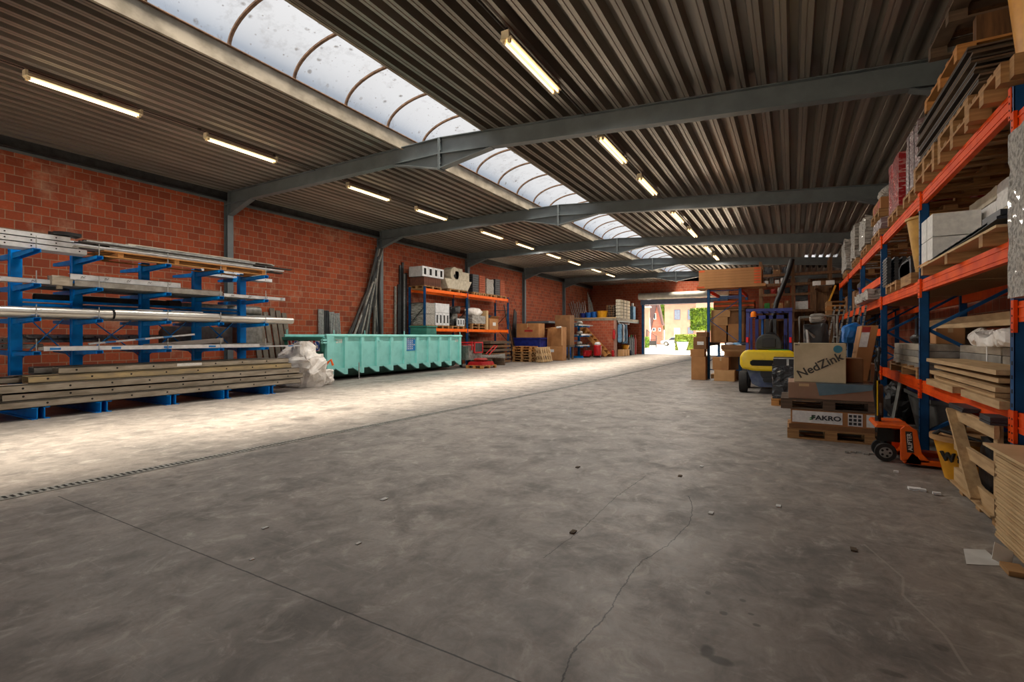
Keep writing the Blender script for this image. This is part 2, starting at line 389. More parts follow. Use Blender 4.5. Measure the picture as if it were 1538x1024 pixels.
# steel edge channel and flashing along the top of the left wall
ST('trim_1',['dark_metal','steel_paint'],[bx(WX,Y0,5.56,WX+.07,Y1,5.8),bx(WX,Y0,5.56,WX+.16,Y1,5.575),bx(WX-.3,Y0,5.52,WX+.01,Y1,5.94),bx(WX,Y0,5.5,WX+.03,Y1,5.56,1)])
ST('trim_2','dark_metal',[bx(EX-.08,Y0,4.92,EX,Y1,5.08),bx(EX,Y0,5.2,EX+.3,Y1,5.3)])
# roof deck: trapezoidal sheet, ribs running along the hall
def deck(x0,x1,pitch,sgn):
    P=[];x=x0; bf,w,tf,h=.125,.03,pitch-.185,.15
    z=lambda x,d: ztop(x)+d
    while x<x1-.01:
        for dx,d in ((0,0),(bf*.40,0),(bf*.46,.010),(bf*.54,.010),(bf*.60,0),(bf,0),(bf+w,h),(bf+w+tf,h)):
            if x+dx<x1: P.append((x+dx,z(x+dx,d)))
        x+=pitch
    P.append((x1,z(x1,0)))
    return P
def deckshape(P,y0,y1):
    n=len(P); V=[(x,y0,z) for x,z in P]+[(x,y1,z) for x,z in P]+[(x,y0,z+.02) for x,z in P]+[(x,y1,z+.02) for x,z in P]
    F=[(i,i+1,n+i+1,n+i) for i in range(n-1)]+[(2*n+i,3*n+i,3*n+i+1,2*n+i+1) for i in range(n-1)]
    return (V,F,0)
ceil=bpy.data.objects.new('ceiling',None); COL.objects.link(ceil); ceil['kind']='structure'
mesh('roof_deck',ceil,'deck_steel',[deckshape(deck(WX+.02,-7.88,.285,1),Y0,Y1)])
rd=deck(-5.6,EX+.2,.285,1); a=[p for p in rd if p[0]<=.45]; b=[p for p in rd if p[0]>=1.75]; c=[p for p in rd if .4<=p[0]<=1.8]
mesh('roof_deck',ceil,'deck_steel',[deckshape(a,Y0,Y1),deckshape(b,Y0,Y1),deckshape(c,Y0,27.7),deckshape(c,31.6,Y1)])
mesh('translucent_sheet',ceil,'polycarbonate',[([(.42,27.7,5.45),(1.78,27.7,5.35),(1.78,31.6,5.35),(.42,31.6,5.45)],[(0,1,2,3)],0)])
mesh('roof_covering',ceil,'dark_metal',[bx(WX-.3,Y0,5.985,-7.9,Y1+.3,6.06),pr([(-5.6,5.9),(.42,5.44),(.42,5.54),(-5.6,6.0)],'y',Y0,Y1+.3),pr([(1.78,5.34),(EX+.3,5.27),(EX+.3,5.36),(1.78,5.44)],'y',Y0,Y1+.3),pr([(.42,5.44),(1.78,5.34),(1.78,5.44),(.42,5.54)],'y',Y0,27.7),pr([(.42,5.44),(1.78,5.34),(1.78,5.44),(.42,5.54)],'y',31.6,Y1+.3)])
# barrel rooflight along the ridge
sky=bpy.data.objects.new('window_1',None); COL.objects.link(sky); sky['kind']='structure'
mesh('curb',sky,'curb',[bx(-7.9,Y0,5.76,-7.85,Y1,6.06),bx(-5.63,Y0,5.7,-5.58,Y1,6.06)])
mesh('curb_flashing',sky,'rust',[bx(-7.92,Y0,6.06,-7.8,Y1,6.075),bx(-5.68,Y0,6.06,-5.56,Y1,6.075)])
arc=[( -6.74+1.1*math.cos(PI*t/20), 6.075+.5*math.sin(PI*t/20)) for t in range(21)]
V=[(x,y,z) for y in (Y0,Y1) for x,z in arc]; 
mesh('glazing',sky,'polycarbonate',[(V,[(i,i+1,22+i,21+i) for i in range(20)],0)],smooth=True)
yy=4.53-1.18*9
ribs=[]
while yy<Y1: ribs.append(yy); yy+=1.18
for y in ribs:
    if y<-2: continue
    mesh('glazing_bar',sky,'rust',[bar((arc[i][0],y,arc[i][1]-.02),(arc[i+1][0],y,arc[i+1][1]-.02),.05,.035,up=(0,0,1)) for i in range(20)])
mesh('end_cap',sky,'steel_paint',[pr([(x,z) for x,z in arc],'y',Y0-.05,Y0),pr([(x,z) for x,z in arc]+[(-7.85,5.8),(-5.63,5.7)],'y',Y1,Y1+.05)])
# portal frames
def ibeam(p,q,d,w=.17,tf=.014,tw=.01):
    dd=Vector((0,0,-1)); o=Vector((0,0,d))
    P=Vector(p);Q=Vector(q)
    return [bar(P-Vector((0,0,tf/2)),Q-Vector((0,0,tf/2)),w,tf),bar(P-Vector((0,0,d/2)),Q-Vector((0,0,d/2)),tw,d-2*tf),bar(P-Vector((0,0,d-tf/2)),Q-Vector((0,0,d-tf/2)),w,tf)]
for k,y in enumerate(FR):
    f=T('portal_frame','grey steel roof frame spanning the hall, %s'%(['above the camera, out of sight','nearest one in view, biggest in the picture','second one in view','third one in view','fourth one in view','farthest, beside the brick mezzanine block'][k]),'steel frame',group='steel roof frames')
    D=.36; cx=-14.9; rx=2.62
    mesh('column',f,'steel_paint',[bx(WX+.005,y-.09,0,WX+.018,y+.09,5.78),bx(WX+.187,y-.09,0,WX+.2,y+.09,5.78),bx(WX+.018,y-.006,0,WX+.187,y+.006,5.78),bx(WX+.018,y-.09,5.4,WX+.187,y+.09,5.42)])
    mesh('column',f,'steel_paint',[bx(EX-.2,y-.09,0,EX-.187,y+.09,5.06),bx(EX-.018,y-.09,0,EX-.005,y+.09,5.06),bx(EX-.187,y-.006,0,EX-.018,y+.006,5.06)])
    mesh('rafter',f,'steel_paint',ibeam((WX+.2,y,5.8),(-6.76,y,5.8),D))
    mesh('rafter',f,'steel_paint',ibeam((-6.74,y,5.8),(EX-.2,y,ztop(EX-.2)),D))
    xl=-8.08; xr=-5.42; zr=ztop(xr)-D
    mesh('haunch',f,'steel_paint',[pr([(WX+.2,5.44),(-13.72,5.44),(WX+.2,5.1)],'y',y-.005,y+.005),bar((WX+.2,y,5.09),(-13.7,y,5.434),.17,.014)])
    mesh('haunch',f,'steel_paint',[pr([(xl,5.44),(-6.76,5.44),(-6.76,5.13)],'y',y-.005,y+.005),bar((xl-.02,y,5.436),(-6.76,y,5.125),.17,.014)])
    mesh('haunch',f,'steel_paint',[pr([(xr,zr),(-6.74,5.44),(-6.74,5.13)],'y',y-.005,y+.005),bar((xr+.02,y,zr-.004),(-6.74,y,5.125),.17,.014)])
    x1=1.42; z1_=ztop(x1)-D
    mesh('haunch',f,'steel_paint',[pr([(EX-.2,ztop(EX-.2)-D),(x1,z1_),(EX-.2,ztop(EX-.2)-D-.34)],'y',y-.005,y+.005),bar((x1-.02,y,z1_-.006),(EX-.2,y,ztop(EX-.2)-D-.34),.17,.014)])
    mesh('splice_plate',f,'steel_paint',[bx(-6.775,y-.095,5.09,-6.755,y+.095,5.79),bx(-6.745,y-.095,5.09,-6.725,y+.095,5.79)])
    if k: [mesh('bolt',f,'dark_metal',[cy((-6.8,y+s,z),(-6.7,y+s,z),.014,6)]) for s in (-.065,.065) for z in (5.2,5.34,5.5,5.7)]
# fluorescent lamps
def lamp_proto(L):
    t=T('twin_tube_lamp','x','ceiling lamp')
    mesh('lamp_body',t,'lamp_body',[bx(-.05,-L/2,-.05,.05,L/2,0),bx(-.09,-L/2,-.065,-.05,L/2,-.045),bx(.05,-L/2,-.065,.09,L/2,-.045)])
    for s in (-.042,.042):
        mesh('tube',t,'tube_glow',[cy((s,-L/2+.05,-.085),(s,L/2-.05,-.085),.014,8)])
        for e in (-1,1): mesh('tube_holder',t,'lamp_body',[bx(s-.018,e*(L/2-.03)-.02,-.11,s+.018,e*(L/2-.03)+.02,-.05)])
    for e in (-1,1): mesh('bracket',t,'lamp_body',[bx(-.06,e*(L/2)-.02,-.06,.06,e*(L/2)+.02,.04)])
    return t
lp=lamp_proto(1.62); used=False
LL=[3.75,6.57,10.39,13.26,17.18,20.07,23.2,26.0,29.6,32.4]; RL=[2.2,6.42,10.13,13.0,16.85,19.64,23.6,26.3]
WL=['nearest the camera','second from the camera','third from the camera','fourth from the camera','fifth from the camera','sixth from the camera','seventh from the camera','eighth from the camera','ninth from the camera','farthest away']
lights=[]
for side,ys,x in (('left',LL,-10.82),('right',RL,-3.32)):
    for i,y in enumerate(ys):
        if y<3: continue
        z=ztop(x)-.1 if side=='left' else ztop(x)-.09
        n=i if side=='left' else i-1
        w=WL[n] if n<len([v for v in ys if v>3])-1 else 'farthest away'
        lab='lit twin-tube ceiling lamp in the %s row, %s'%(side,w)
        if not used: lp.location=(x,y,z); lp['label']=lab; lp['group']='fluorescent ceiling lamps'; used=True
        else: dup(lp,(x,y,z),None,lab)
        lights.append((x,y,z-.13))
for side,x,n in (('left',-10.82,'left'),('right',-3.32,'right')):
    for k,(a,b) in enumerate(zip(FR,FR[1:])):
        S('cable_conduit','conduit',[cy((x,a+.1,ztop(x)-.04),(x,b-.1,ztop(x)-.04),.012,8)]+[bx(x-.02,a+.5+i*1.7,ztop(x)-.055,x+.02,a+.56+i*1.7,ztop(x)-.012) for i in range(4)],'thin dark cable conduit above the %s row of lamps, in the %s roof bay'%(n,['nearest','second','third','fourth','farthest'][k]),'conduit','cable conduits under the roof')
# floor drain
D=T('floor_drain','long slotted steel drain channel set in the concrete floor','drain')
pts=[(-6.1,-2.0),(-5.47,12.0),(-5.47,39.5)]
for a,b in zip(pts,pts[1:]):
    mesh('channel_edge',D,'galv_dull',[bar((a[0]+s,a[1],.002),(b[0]+s,b[1],.002),.012,.006) for s in (-.075,.075)])
    mesh('drain_bed',D,'hole',[bar((a[0],a[1],.0005),(b[0],b[1],.0005),.14,.003)])
GV=[];GF=[];rows=[]
for a,b in zip(pts,pts[1:]):
    L=math.hypot(b[0]-a[0],b[1]-a[1]); st=.05 if b[1]<13 else .12; k=0
    while k<L:
        for q in (k,k+st*.5): t=q/L; rows.append((a[0]+(b[0]-a[0])*t,a[1]+(b[1]-a[1])*t))
        k+=st
for i,(x,y) in enumerate(rows):
    GV+=[(x+o_,y,.006) for o_ in (-.069,-.05,.05,.069)]
    if i:
        q=4*(i-1); GF+=[(q,q+1,q+5,q+4),(q+2,q+3,q+7,q+6)]
        if i%2: GF.append((q+1,q+2,q+6,q+5))
gr_=mesh('grating',D,'galv_dull',[(GV,GF,0)]); so=gr_.modifiers.new('thick','SOLIDIFY'); so.thickness=.004
n=0;G=[]
for a,b in []:
    L=math.hypot(b[0]-a[0],b[1]-a[1]); k=0
    while k<L:
        t=k/L; x=a[0]+(b[0]-a[0])*t; y=a[1]+(b[1]-a[1])*t; G.append(bx(x-.068,y-.012,.001,x+.068,y+.012,.005)); k+=.05 if y<12 else .1
for k,(x,y,r) in enumerate([(-3.35,2.2,.014),(-3.05,3.1,.02),(-2.55,2.35,.012),(-2.95,1.85,.01)]):
    S('litter_scrap','paper',[crump(x-r,y-r*1.6,.0,x+r,y+r*1.6,.006,k,.003,3)],'tiny pale scrap on the concrete %s'%['near the left end of the saw-cut joint','between the drain and the middle of the floor','beside the saw-cut joint','just behind the saw-cut joint'][k],'scrap')
# ---------------------------------------------------------------- far gate
g=bpy.data.objects.new('door_1',None); COL.objects.link(g); g['kind']='structure'
mesh('door_post',g,'navy_rack',[bx(-10.68,39.9,0,-10.5,40.0,4.1)]); mesh('door_post',g,'navy_rack',[bx(-4.42,39.9,0,-4.3,40.0,4.1)])
mesh('door_lintel',g,'shutter_blue',[bx(-10.75,39.8,4.02,-4.2,40.0,4.42)])
mesh('rolled_shutter',g,'shutter_white',[cy((-10.85,39.65,4.68),(-4.1,39.65,4.68),.26,20),bx(-10.85,39.65,4.66,-4.1,40,4.94)],smooth=True)
mesh('guide_rail',g,'shutter_white',[bx(-10.5,39.92,0,-10.44,39.98,4.05)])
# ---------------------------------------------------------------- outside
ST('trim_3','pavement',[bx(-140,40.4,-.3,60,190,-.02)])
ST('trim_4','pavement',[bx(-60,-80,-.3,40,-7.3,-.02)])
# brick-pink house block across the street
h=T('townhouse','pale pink brick two-storey house across the street with shuttered windows','house')
HY=110.0
mesh('facade',h,'render_pink',[bx(-24.4,HY,0,-17.8,HY+8,8.7)])
mesh('roof',h,'roof_slate',[pr([(HY-.1,8.7),(HY-.1,9.0),(HY+3.5,11.2),(HY+8.2,9.0),(HY+8.2,8.7)],'x',-24.4,-17.9)])
mesh('facade_extension',h,'render_pink',[bx(-17.8,HY-.5,0,-2,HY+8,11.5)])
mesh('cornice',h,'roof_slate',[bx(-24.5,HY-.3,8.5,-17.85,HY,8.75)])
for i,(x,z,w,hh) in enumerate([(-21.7,5.15,1.25,2.2),(-18.95,5.1,1.2,2.2),(-18.95,2.1,1.2,1.4)]):
    w_=mesh('window',h,'shutter_blue',[bx(x-w/2,HY-.1,z,x+w/2,HY+.02,z+hh)])
    mesh('pane',w_,'window_glass',[bx(x-w/2+.12,HY-.12,z+.12,x-.04,HY-.09,z+hh-.12),bx(x+.04,HY-.12,z+.12,x+w/2-.12,HY-.09,z+hh-.12)])
mesh('front_door',h,'shutter_white',[bx(-22.4,HY-.1,.0,-21.1,HY+.02,3.4)])
h=T('gabled_house','red brick house with a steep slate gable beyond the open gate, at left','house')
GY=90
mesh('facade',h,'brick_house',[pr([(-22.6,0),(-20.3,0),(-20.4,3.5),(-21.35,7.2),(-22.3,2.9)],'y',GY,GY+.9)])
mesh('roof',h,'roof_slate',[pr([(-20.15,3.5),(-21.1,8.1),(-21.4,7.9),(-21.35,7.2),(-20.4,3.5)],'y',GY-.3,GY+.9),pr([(-22.4,2.7),(-22.75,8.2),(-21.1,8.3),(-21.37,7.1)],'y',GY-.2,GY+.6)])
for x,z,w,hh in [(-21.7,4.6,.45,1.1),(-21.85,2.45,.5,.6),(-20.8,2.45,.4,.6)]:
    w_=mesh('window',h,'white',[bx(x-w/2,GY-.1,z,x+w/2,GY+.02,z+hh)]); mesh('pane',w_,'dark_glass',[bx(x-w/2+.08,GY-.13,z+.08,x+w/2-.08,GY-.09,z+hh-.08)])
h=T('corner_house','pink rendered house side with white eaves at the left edge of the gate view','house')
mesh('facade',h,'render_pink',[bx(-24,65,0,-16.45,65.5,5.3)])
mesh('roof',h,'roof_slate',[pr([(-24,5.45),(-16.3,5.45),(-17.3,7.4),(-24,7.4)],'y',65,65.5)])
mesh('eaves_board',h,'white',[bx(-24,64.8,5.3,-16.25,65.5,5.45)])
gt=T('driveway_gate','black metal driveway gate beside the gabled house','gate')
mesh('gate_leaf',gt,'gate_black',[bx(-16.42+i*.11,64,.1,-16.39+i*.11,64.04,2.25-.07*i) for i in range(11)]+[bx(-16.42,64,.3,-15.3,64.05,.36),bx(-16.42,64,1.0,-15.3,64.05,1.06),bar((-16.42,64.02,2.28),(-15.3,64.02,1.5),.05,.06),bx(-16.42,63.99,.3,-15.3,64.0,.9)])
mesh('gate_post',gt,'gate_black',[bx(-16.52,63.95,0,-16.42,64.1,2.4)]); mesh('gate_post',gt,'gate_black',[bx(-15.3,63.95,0,-15.2,64.1,1.6)])
def shrub(name,label,cat,c,hs,n,matn,lf=.14,trunk=None,seed=1,group=None):
    r=random.Random(seed); V=[];F=[]
    for i in range(n):
        p=[c[k]+hs[k]*r.uniform(-1,1) for k in range(3)]
        j=r.randrange(3); p[j]=c[j]+hs[j]*(1 if r.random()<.5 else -1)*r.uniform(.86,1.03)
        d=Vector((r.gauss(0,1),r.gauss(0,1),r.gauss(0,1))).normalized(); e=d.orthogonal().normalized(); f=d.cross(e)
        s=lf*r.uniform(.6,1.3); b=len(V); P=Vector(p)
        V+=[tuple(P-e*s),tuple(P+f*s*.5),tuple(P+e*s),tuple(P-f*s*.5)]; F.append((b,b+1,b+2,b+3))
    t=T(name,label,cat,group=group); 
    mesh('foliage',t,matn,[(V,F,0),crump(c[0]-hs[0]*.9,c[1]-hs[1]*.9,c[2]-hs[2]*.9,c[0]+hs[0]*.9,c[1]+hs[1]*.9,c[2]+hs[2]*.9,seed,.12,8,flat=False)])
    if trunk: mesh('trunk',t,'bark',[cy((c[0],c[1],0),(c[0],c[1],c[2]-hs[2]*.5),trunk,10,trunk*.7)])
    return t
shrub('pleached_tree','square-trimmed bright green tree standing beyond the gate','tree',(-7.2,50,3.12),(1.35,.5,1.02),3800,'leaf',.11,.12,1)
shrub('hedge','low yellow-green hedge behind the white planter','hedge',(-9.6,54,.84),(1.2,.5,.80),2600,'leaf_hedge',.09,None,2)
shrub('bush','small green bush at the left edge of the gate view','bush',(-15.65,60,.75),(.38,.5,.65),700,'leaf',.1,None,3)
shrub('leafy_tree','pale green tree between the two houses across the street','tree',(-26.6,118,7.5),(1.6,2.0,4.2),4000,'leaf',.22,.3,4)
t=T('planter','white square planter tapering to its base in front of the hedge','planter')
mesh('pot',t,'planter_white',[([(-10.15,52.1,0),(-9.5,52.1,0),(-9.5,52.7,0),(-10.15,52.7,0),(-10.34,52.0,.88),(-9.28,52.0,.88),(-9.28,52.8,.88),(-10.34,52.8,.88)],[(0,1,2,3),(4,7,6,5),(0,4,5,1),(1,5,6,2),(2,6,7,3),(3,7,4,0)],0)],bevel=.02)
mesh('planting',t,'leaf',[crump(-10.25,52.05,.8,-9.4,52.75,1.1,9,.07,8,rnd=.6)])
# parked car
def car(cx,cyy,rz,label,group=None):
    t=T('car',label,'car',(cx,cyy,-.02),rz)
    prof=[(-2.15,.35),(-2.2,.75),(-1.9,.88),(-1.1,.95),(-.55,1.38),(.65,1.42),(1.5,.98),(2.1,.9),(2.2,.6),(2.15,.35)]
    mesh('car_body',t,'car_white',[pr(prof,'y',-.88,.88)],bevel=.06)
    mesh('side_windows',t,'dark_glass',[pr([(-.98,.96),(-.5,1.32),(.6,1.35),(1.3,.98)],'y',s*.86,s*.895) for s in (-1,1)])
    for s in (-1,1):
        for x in (-1.35,1.35):
            w=mesh('wheel',t,'rubber',[cy((x,s*.74,.34),(x,s*.91,.34),.34,20)]); mesh('rim',w,'galv',[cy((x,s*.9,.34),(x,s*.925,.34),.22,16)])
    mesh('head_lamp',t,'window_glass',[ob((-2.1,-.6,.72),(.2,.4,.14)),ob((-2.1,.6,.72),(.2,.4,.14))])
    return t
car(-16.05,80,.1,'white car parked on the street beyond the open gate')
# ---------------------------------------------------------------- reusable kits
CACHE={}
def shared(key,fn):
    if key not in CACHE: CACHE[key]=fn()
    return CACHE[key]
def part(name,parent,key,mats,fn,loc=(0,0,0),bevel=0,smooth=False):
    if key in CACHE:
        o=bpy.data.objects.new(name,CACHE[key]); COL.objects.link(o); o.parent=parent; o.location=loc
        if bevel:
            b=o.modifiers.new('bevel','BEVEL'); b.width=bevel; b.segments=2; b.limit_method='ANGLE'
        return o
    o=mesh(name,parent,mats,fn(),bevel=bevel,smooth=smooth); o.location=loc; CACHE[key]=o.data; return o
def pallet(label,x,y,z,L=1.2,W=.8,rz=0,m='pallet_wood',group=None,rot=None):
    t=T('wooden_pallet',label,'pallet',(x,y,z),rz,group,rot)
    k=(L,W,m)
    for i in range(5):
        yy=-W/2+.05+(W-.1)*i/4; w=.14 if i in(0,2,4) else .1; yy=max(-W/2+w/2,min(W/2-w/2,yy))
        part('deck_board',t,('pd',w)+k,m,lambda:[bx(-L/2,-w/2,.122,L/2,w/2,.144)],(0,yy,0))
    for i in (-1,0,1): part('stretcher',t,('ps',)+k,m,lambda:[bx(-.07,-W/2,.1,.07,W/2,.122)],(i*(L/2-.07),0,0))
    for i in (-1,0,1):
        yb=i*(W/2-.05)
        part('bottom_board',t,('pb',)+k,m,lambda:[bx(-L/2,-.05,0,L/2,.05,.022)],(0,yb,0))
        for j in (-1,0,1): part('block',t,('pk',)+k,m,lambda:[bx(-.07,-.05,.022,.07,.05,.1)],(j*(L/2-.07),yb,0))
    return t
def carton(label,x,y,z,w,d,h,rz=0,m='cardboard',open_=False,tape=True,lab=None,group=None,cat='cardboard box',rot=None,name='cardboard_box'):
    t=T(name,label,cat,(x,y,z),rz,group,rot)
    if open_:
        th=.008
        mesh('carton_body',t,m,[bx(-w/2,-d/2,0,w/2,d/2,th),bx(-w/2,-d/2,th,-w/2+th,d/2,h),bx(w/2-th,-d/2,th,w/2,d/2,h),bx(-w/2+th,-d/2,th,w/2-th,-d/2+th,h),bx(-w/2+th,d/2-th,th,w/2-th,d/2,h)])
        mesh('flap',t,m,[bar((-w/2,0,h),(-w/2-.14,0,h+.08),d*.94,.005,up=(0,0,1))]); mesh('flap',t,m,[bar((w/2,0,h),(w/2+.12,0,h+.1),d*.94,.005)])
        mesh('flap',t,m,[bar((0,-d/2,h),(0,-d/2-.10,h-.06),w*.94,.005)]); mesh('flap',t,m,[bar((0,d/2,h),(0,d/2+.05,h+.14),w*.94,.005)])
    else:
        mesh('carton_body',t,m,[bx(-w/2,-d/2,0,w/2,d/2,h)],bevel=min(.008,h*.05))
        if tape: mesh('tape',t,'tape',[bx(-.025,-d/2-.0015,h*.72,.025,-d/2,h),bx(-.025,-d/2-.0015,h,.025,d/2+.0015,h+.0015),bx(-.025,d/2,h*.72,.025,d/2+.0015,h)])
        if w>.3 and tape: mesh('flap_seam',t,'hole',[bx(-w/2-.0008,-.002,h-.0004,w/2+.0008,.002,h+.0008)])
    if lab: mesh('paper_label',t,'white_label',[bx(lab[0],-d/2-.003,lab[1],lab[0]+lab[2],-d/2,lab[1]+lab[3])],label='white paper label')
    return t
def wrapped(label,x0,y0,z0,x1,y1,z1,m='film_clear',seed=1,amp=.03,n=10,cat='wrapped load',name='wrapped_stack',group=None,inner=None,straps=False):
    t=T(name,label,cat,group=group)
    mesh('plastic_wrap',t,m,[crump(x0,y0,z0,x1,y1,z1,seed,amp,n)])
    if straps: 
        ym=(y0+y1)/2
        for q in (-.2,.2): mesh('strap',t,'black',[bar(((x0+x1)/2,ym+q*(y1-y0),z1+.004),((x0+x1)/2,ym+q*(y1-y0)+.02,z1+.004),(x1-x0),.004),bx(x0-.004,ym+q*(y1-y0)-.01,z0,x0,ym+q*(y1-y0)+.01,z1)])
    return t
def lumps(name,label,cat,c,r,m,seed=1,group=None,squash=1,n=8,amp=None,rnd=.8):
    return S(name,m,[crump(c[0]-r[0],c[1]-r[1],c[2],c[0]+r[0],c[1]+r[1],c[2]+2*r[2],seed,amp or min(r)*.3,n,rnd=rnd)],label,cat,group)
def upright(parent,x,y,z1,m='navy_rack',hole=True,sx=.09,sy=.07):
    sh=[bx(x-sx/2,y-sy/2,0,x-sx/2+.006,y+sy/2,z1),bx(x-sx/2,y-sy/2,0,x+sx/2,y-sy/2+.004,z1),bx(x-sx/2,y+sy/2-.004,0,x+sx/2,y+sy/2,z1),bx(x+sx/2-.006,y-sy/2,0,x+sx/2,y-sy/2+.02,z1),bx(x+sx/2-.006,y+sy/2-.02,0,x+sx/2,y+sy/2,z1)]
    if hole:
        z=.1
        while z<z1-.05: sh.append(bx(x-sx/2-.001,y-.012,z,x-sx/2,y+.012,z+.028,1)); z+=.1
    return mesh('upright',parent,[m,'hole'],sh)
# ---------------------------------------------------------------- blue cantilever rack with long profiles
RY=[3.22,4.1,5.27,6.36,7.46]; RX=-12.35; LV=[1.15,1.74,2.33,2.93]
ck=T('cantilever_rack','tall blue double-sided cantilever rack loaded with long metal profiles','storage rack')
for y in RY:
    mesh('column',ck,'blue_rack',[bx(RX-.07,y-.08,.2,RX-.055,y+.08,3.02 if y>3.2 else 2.8),bx(RX+.055,y-.08,.2,RX+.07,y+.08,3.02 if y>3.2 else 2.8),bx(RX-.055,y-.07,.2,RX+.055,y-.055,3.0 if y>3.2 else 2.78),bx(RX-.055,y+.055,.2,RX+.055,y+.07,3.0 if y>3.2 else 2.78)])
    mesh('base_foot',ck,'blue_rack',[bx(-13.5,y-.05-.07,.0,-11.12,y-.05+.005,.012),bx(-13.5,y+.05,.0,-11.12,y+.12,.012),bx(-13.5,y-.055,.0,-11.12,y-.04,.2),bx(-13.5,y+.04,.0,-11.12,y+.055,.2),bx(-13.5,y-.12,.19,-11.12,y-.03,.2),bx(-13.5,y+.03,.19,-11.12,y+.12,.2)])
    for l,z in enumerate(LV):
        if y<3.2 and l==3: z=2.78
        if y<3.2 and l in(0,): continue
        xe=-11.3 if y>3.2 else -11.9
        mesh('arm',ck,'blue_rack',[pr([(RX+.07,z-.10),(xe,z-.06),(xe,z),(RX+.07,z)],'y',y-.055,y-.045),pr([(RX+.09,z-.10),(xe,z-.06),(xe,z),(RX+.09,z)],'y',y+.045,y+.055),bx(RX+.09,y-.055,z-.008,xe,y+.055,z)])
        mesh('arm',ck,'blue_rack',[pr([(RX-.09,z-.10),(-13.35,z-.06),(-13.35,z),(RX-.09,z)],'y',y-.05,y+.05)])
        if y>3.2: mesh('end_stop',ck,'galv',[cy((xe-.03,y,z),(xe-.03,y,z+.22),.008,8)])
for z in (.45,1.98,2.06):
    mesh('tie_rail',ck,'blue_rack',[bx(RX-.03,RY[0]+.08,z,RX+.03,RY[-1]-.08,z+.05)])
for a,b in zip(RY,RY[1:]):
    mesh('diagonal_brace',ck,'blue_rack',[bar((RX,a+.08,1.0),(RX,b-.08,1.9),.012,.05,up=(1,0,0))]); mesh('diagonal_brace',ck,'blue_rack',[bar((RX-.04,a+.08,1.9),(RX-.04,b-.08,1.0),.012,.05,up=(1,0,0))])
def U(x,y0,y1,z,w,h,t=.012,mi=0,open_='x+'):     # C channel along the hall, web facing the aisle
    if open_=='z': return [bx(x-w,y0,z,x,y1,z+t,mi),bx(x-w,y0,z,x-w+t,y1,z+h,mi),bx(x-t,y0,z,x,y1,z+h,mi)]
    return [bx(x-t,y0,z,x,y1,z+h,mi),bx(x-w,y0,z,x,y1,z+t,mi),bx(x-w,y0,z+h-t,x,y1,z+h,mi)]
def holes(x,y0,y1,z,sp,r=.018,mi=1): 
    out=[];y=y0
    while y<y1: out.append(cy((x-.01,y,z),(x+.0015,y,z),r,8,mi=mi)); y+=sp
    return out
# formwork planks at the bottom: (front x, y0, y1, z, height, material)
FP=[(-11.14,1.2,8.30,.20,.125,'formwork','lowest of the pile in front'),(-11.22,1.9,8.2,.325,.02,None,''),(-11.2,2.77,8.42,.33,.125,'formwork','second from the bottom of the pile'),
    (-11.18,.9,8.30,.46,.14,'formwork','third from the bottom, running out at left'),(-11.26,3.10,8.12,.605,.125,'formwork_yellow','stained yellow at its near end'),(-11.30,.9,7.2,.61,.10,None,''),(-11.34,3.52,8.1,.735,.12,'formwork','topmost in front, with pale label')]
for (x,y0,y1,z,h,m_,lb) in FP:
    if m_ is None: continue
    sh=U(x,y0,y1,z,.30,h,.014)+holes(x,y0+.25,y1-.1,z+h*.55,.62)+[bx(x-.3,y0,z,x-.288,y1,z+h)]
    if 'label' in lb: sh+=[bx(x-.001,5.45,z+.04,x+.003,5.95,z+.1,2)]
    S('formwork_beam',[m_,'hole','white_label'],sh,'long pale perforated beam under the blue rack, '+lb,'metal beam','pale perforated beams in the bottom pile')
for k,(x,y0,y1,z,h,m_) in enumerate([(-11.52,.9,7.9,.20,.125,'formwork'),(-11.54,1.4,8.1,.33,.125,'formwork'),(-11.56,3.0,7.95,.605,.125,'formwork'),(-11.72,3.3,7.9,.735,.125,'grey_profile'),(-11.52,.9,3.05,.605,.11,'formwork')]):
    S('formwork_beam',[m_,'hole'],U(x,y0,y1,z,.28,h,.014)+[bx(x-.28,y0,z,x-.268,y1,z+h)],['pale metal beam behind the lowest front beam of the bottom pile','pale metal beam behind the second front beam of the bottom pile','pale metal beam behind the yellow-stained beam','grey metal beam standing at the back on top of the bottom pile','short pale beam left of the yellow-stained one in the bottom pile'][k],'metal beam','pale perforated beams in the bottom pile')
# support battens so the pile rests
# level 4 (lowest arm level)
lv=LV[0]
def prof(name,mats,sh,label,cat='profile',group=None): return S(name,mats,sh,label,cat,group)
G='long profiles on the lowest arms'
prof('profile',['white_profile','label_blue'],U(-11.34,3.32,7.3,lv,.05,.085,.004)+[bx(-11.345,3.4+i*.9,lv+.02,-11.337,3.55+i*.9,lv+.06,1) for i in range(4)],'white profile with blue film marks along the front of the lowest arms',group=G)
prof('profile',['grey_profile'],U(-11.42,4.0,6.5,lv,.06,.05,.004),'thin grey profile lying behind the white blue-marked one, lowest arms',group=G)
prof('profile',['white_profile','label_blue'],[bar((-11.5,4.0,1.27),(-11.55,5.9,1.46),.05,.035)]+[bar((-11.47,4.25+i*.5,1.297+i*.05),(-11.472,4.42+i*.5,1.314+i*.05),.004,.03,mi=1) for i in range(3)],'thin white strip tilted upward over the lowest arms, with blue marks',group=G)
prof('profile',['zinc'],[bar((-11.62,4.95,1.20),(-11.66,6.6,1.33),.02,.10)],'bright tilted zinc plate behind the tilted white strip',group=G)
prof('profile',['grey_profile'],U(-11.75,5.4,7.9,lv,.12,.1,.004),'grey open channel at the back of the lowest arms',group=G)
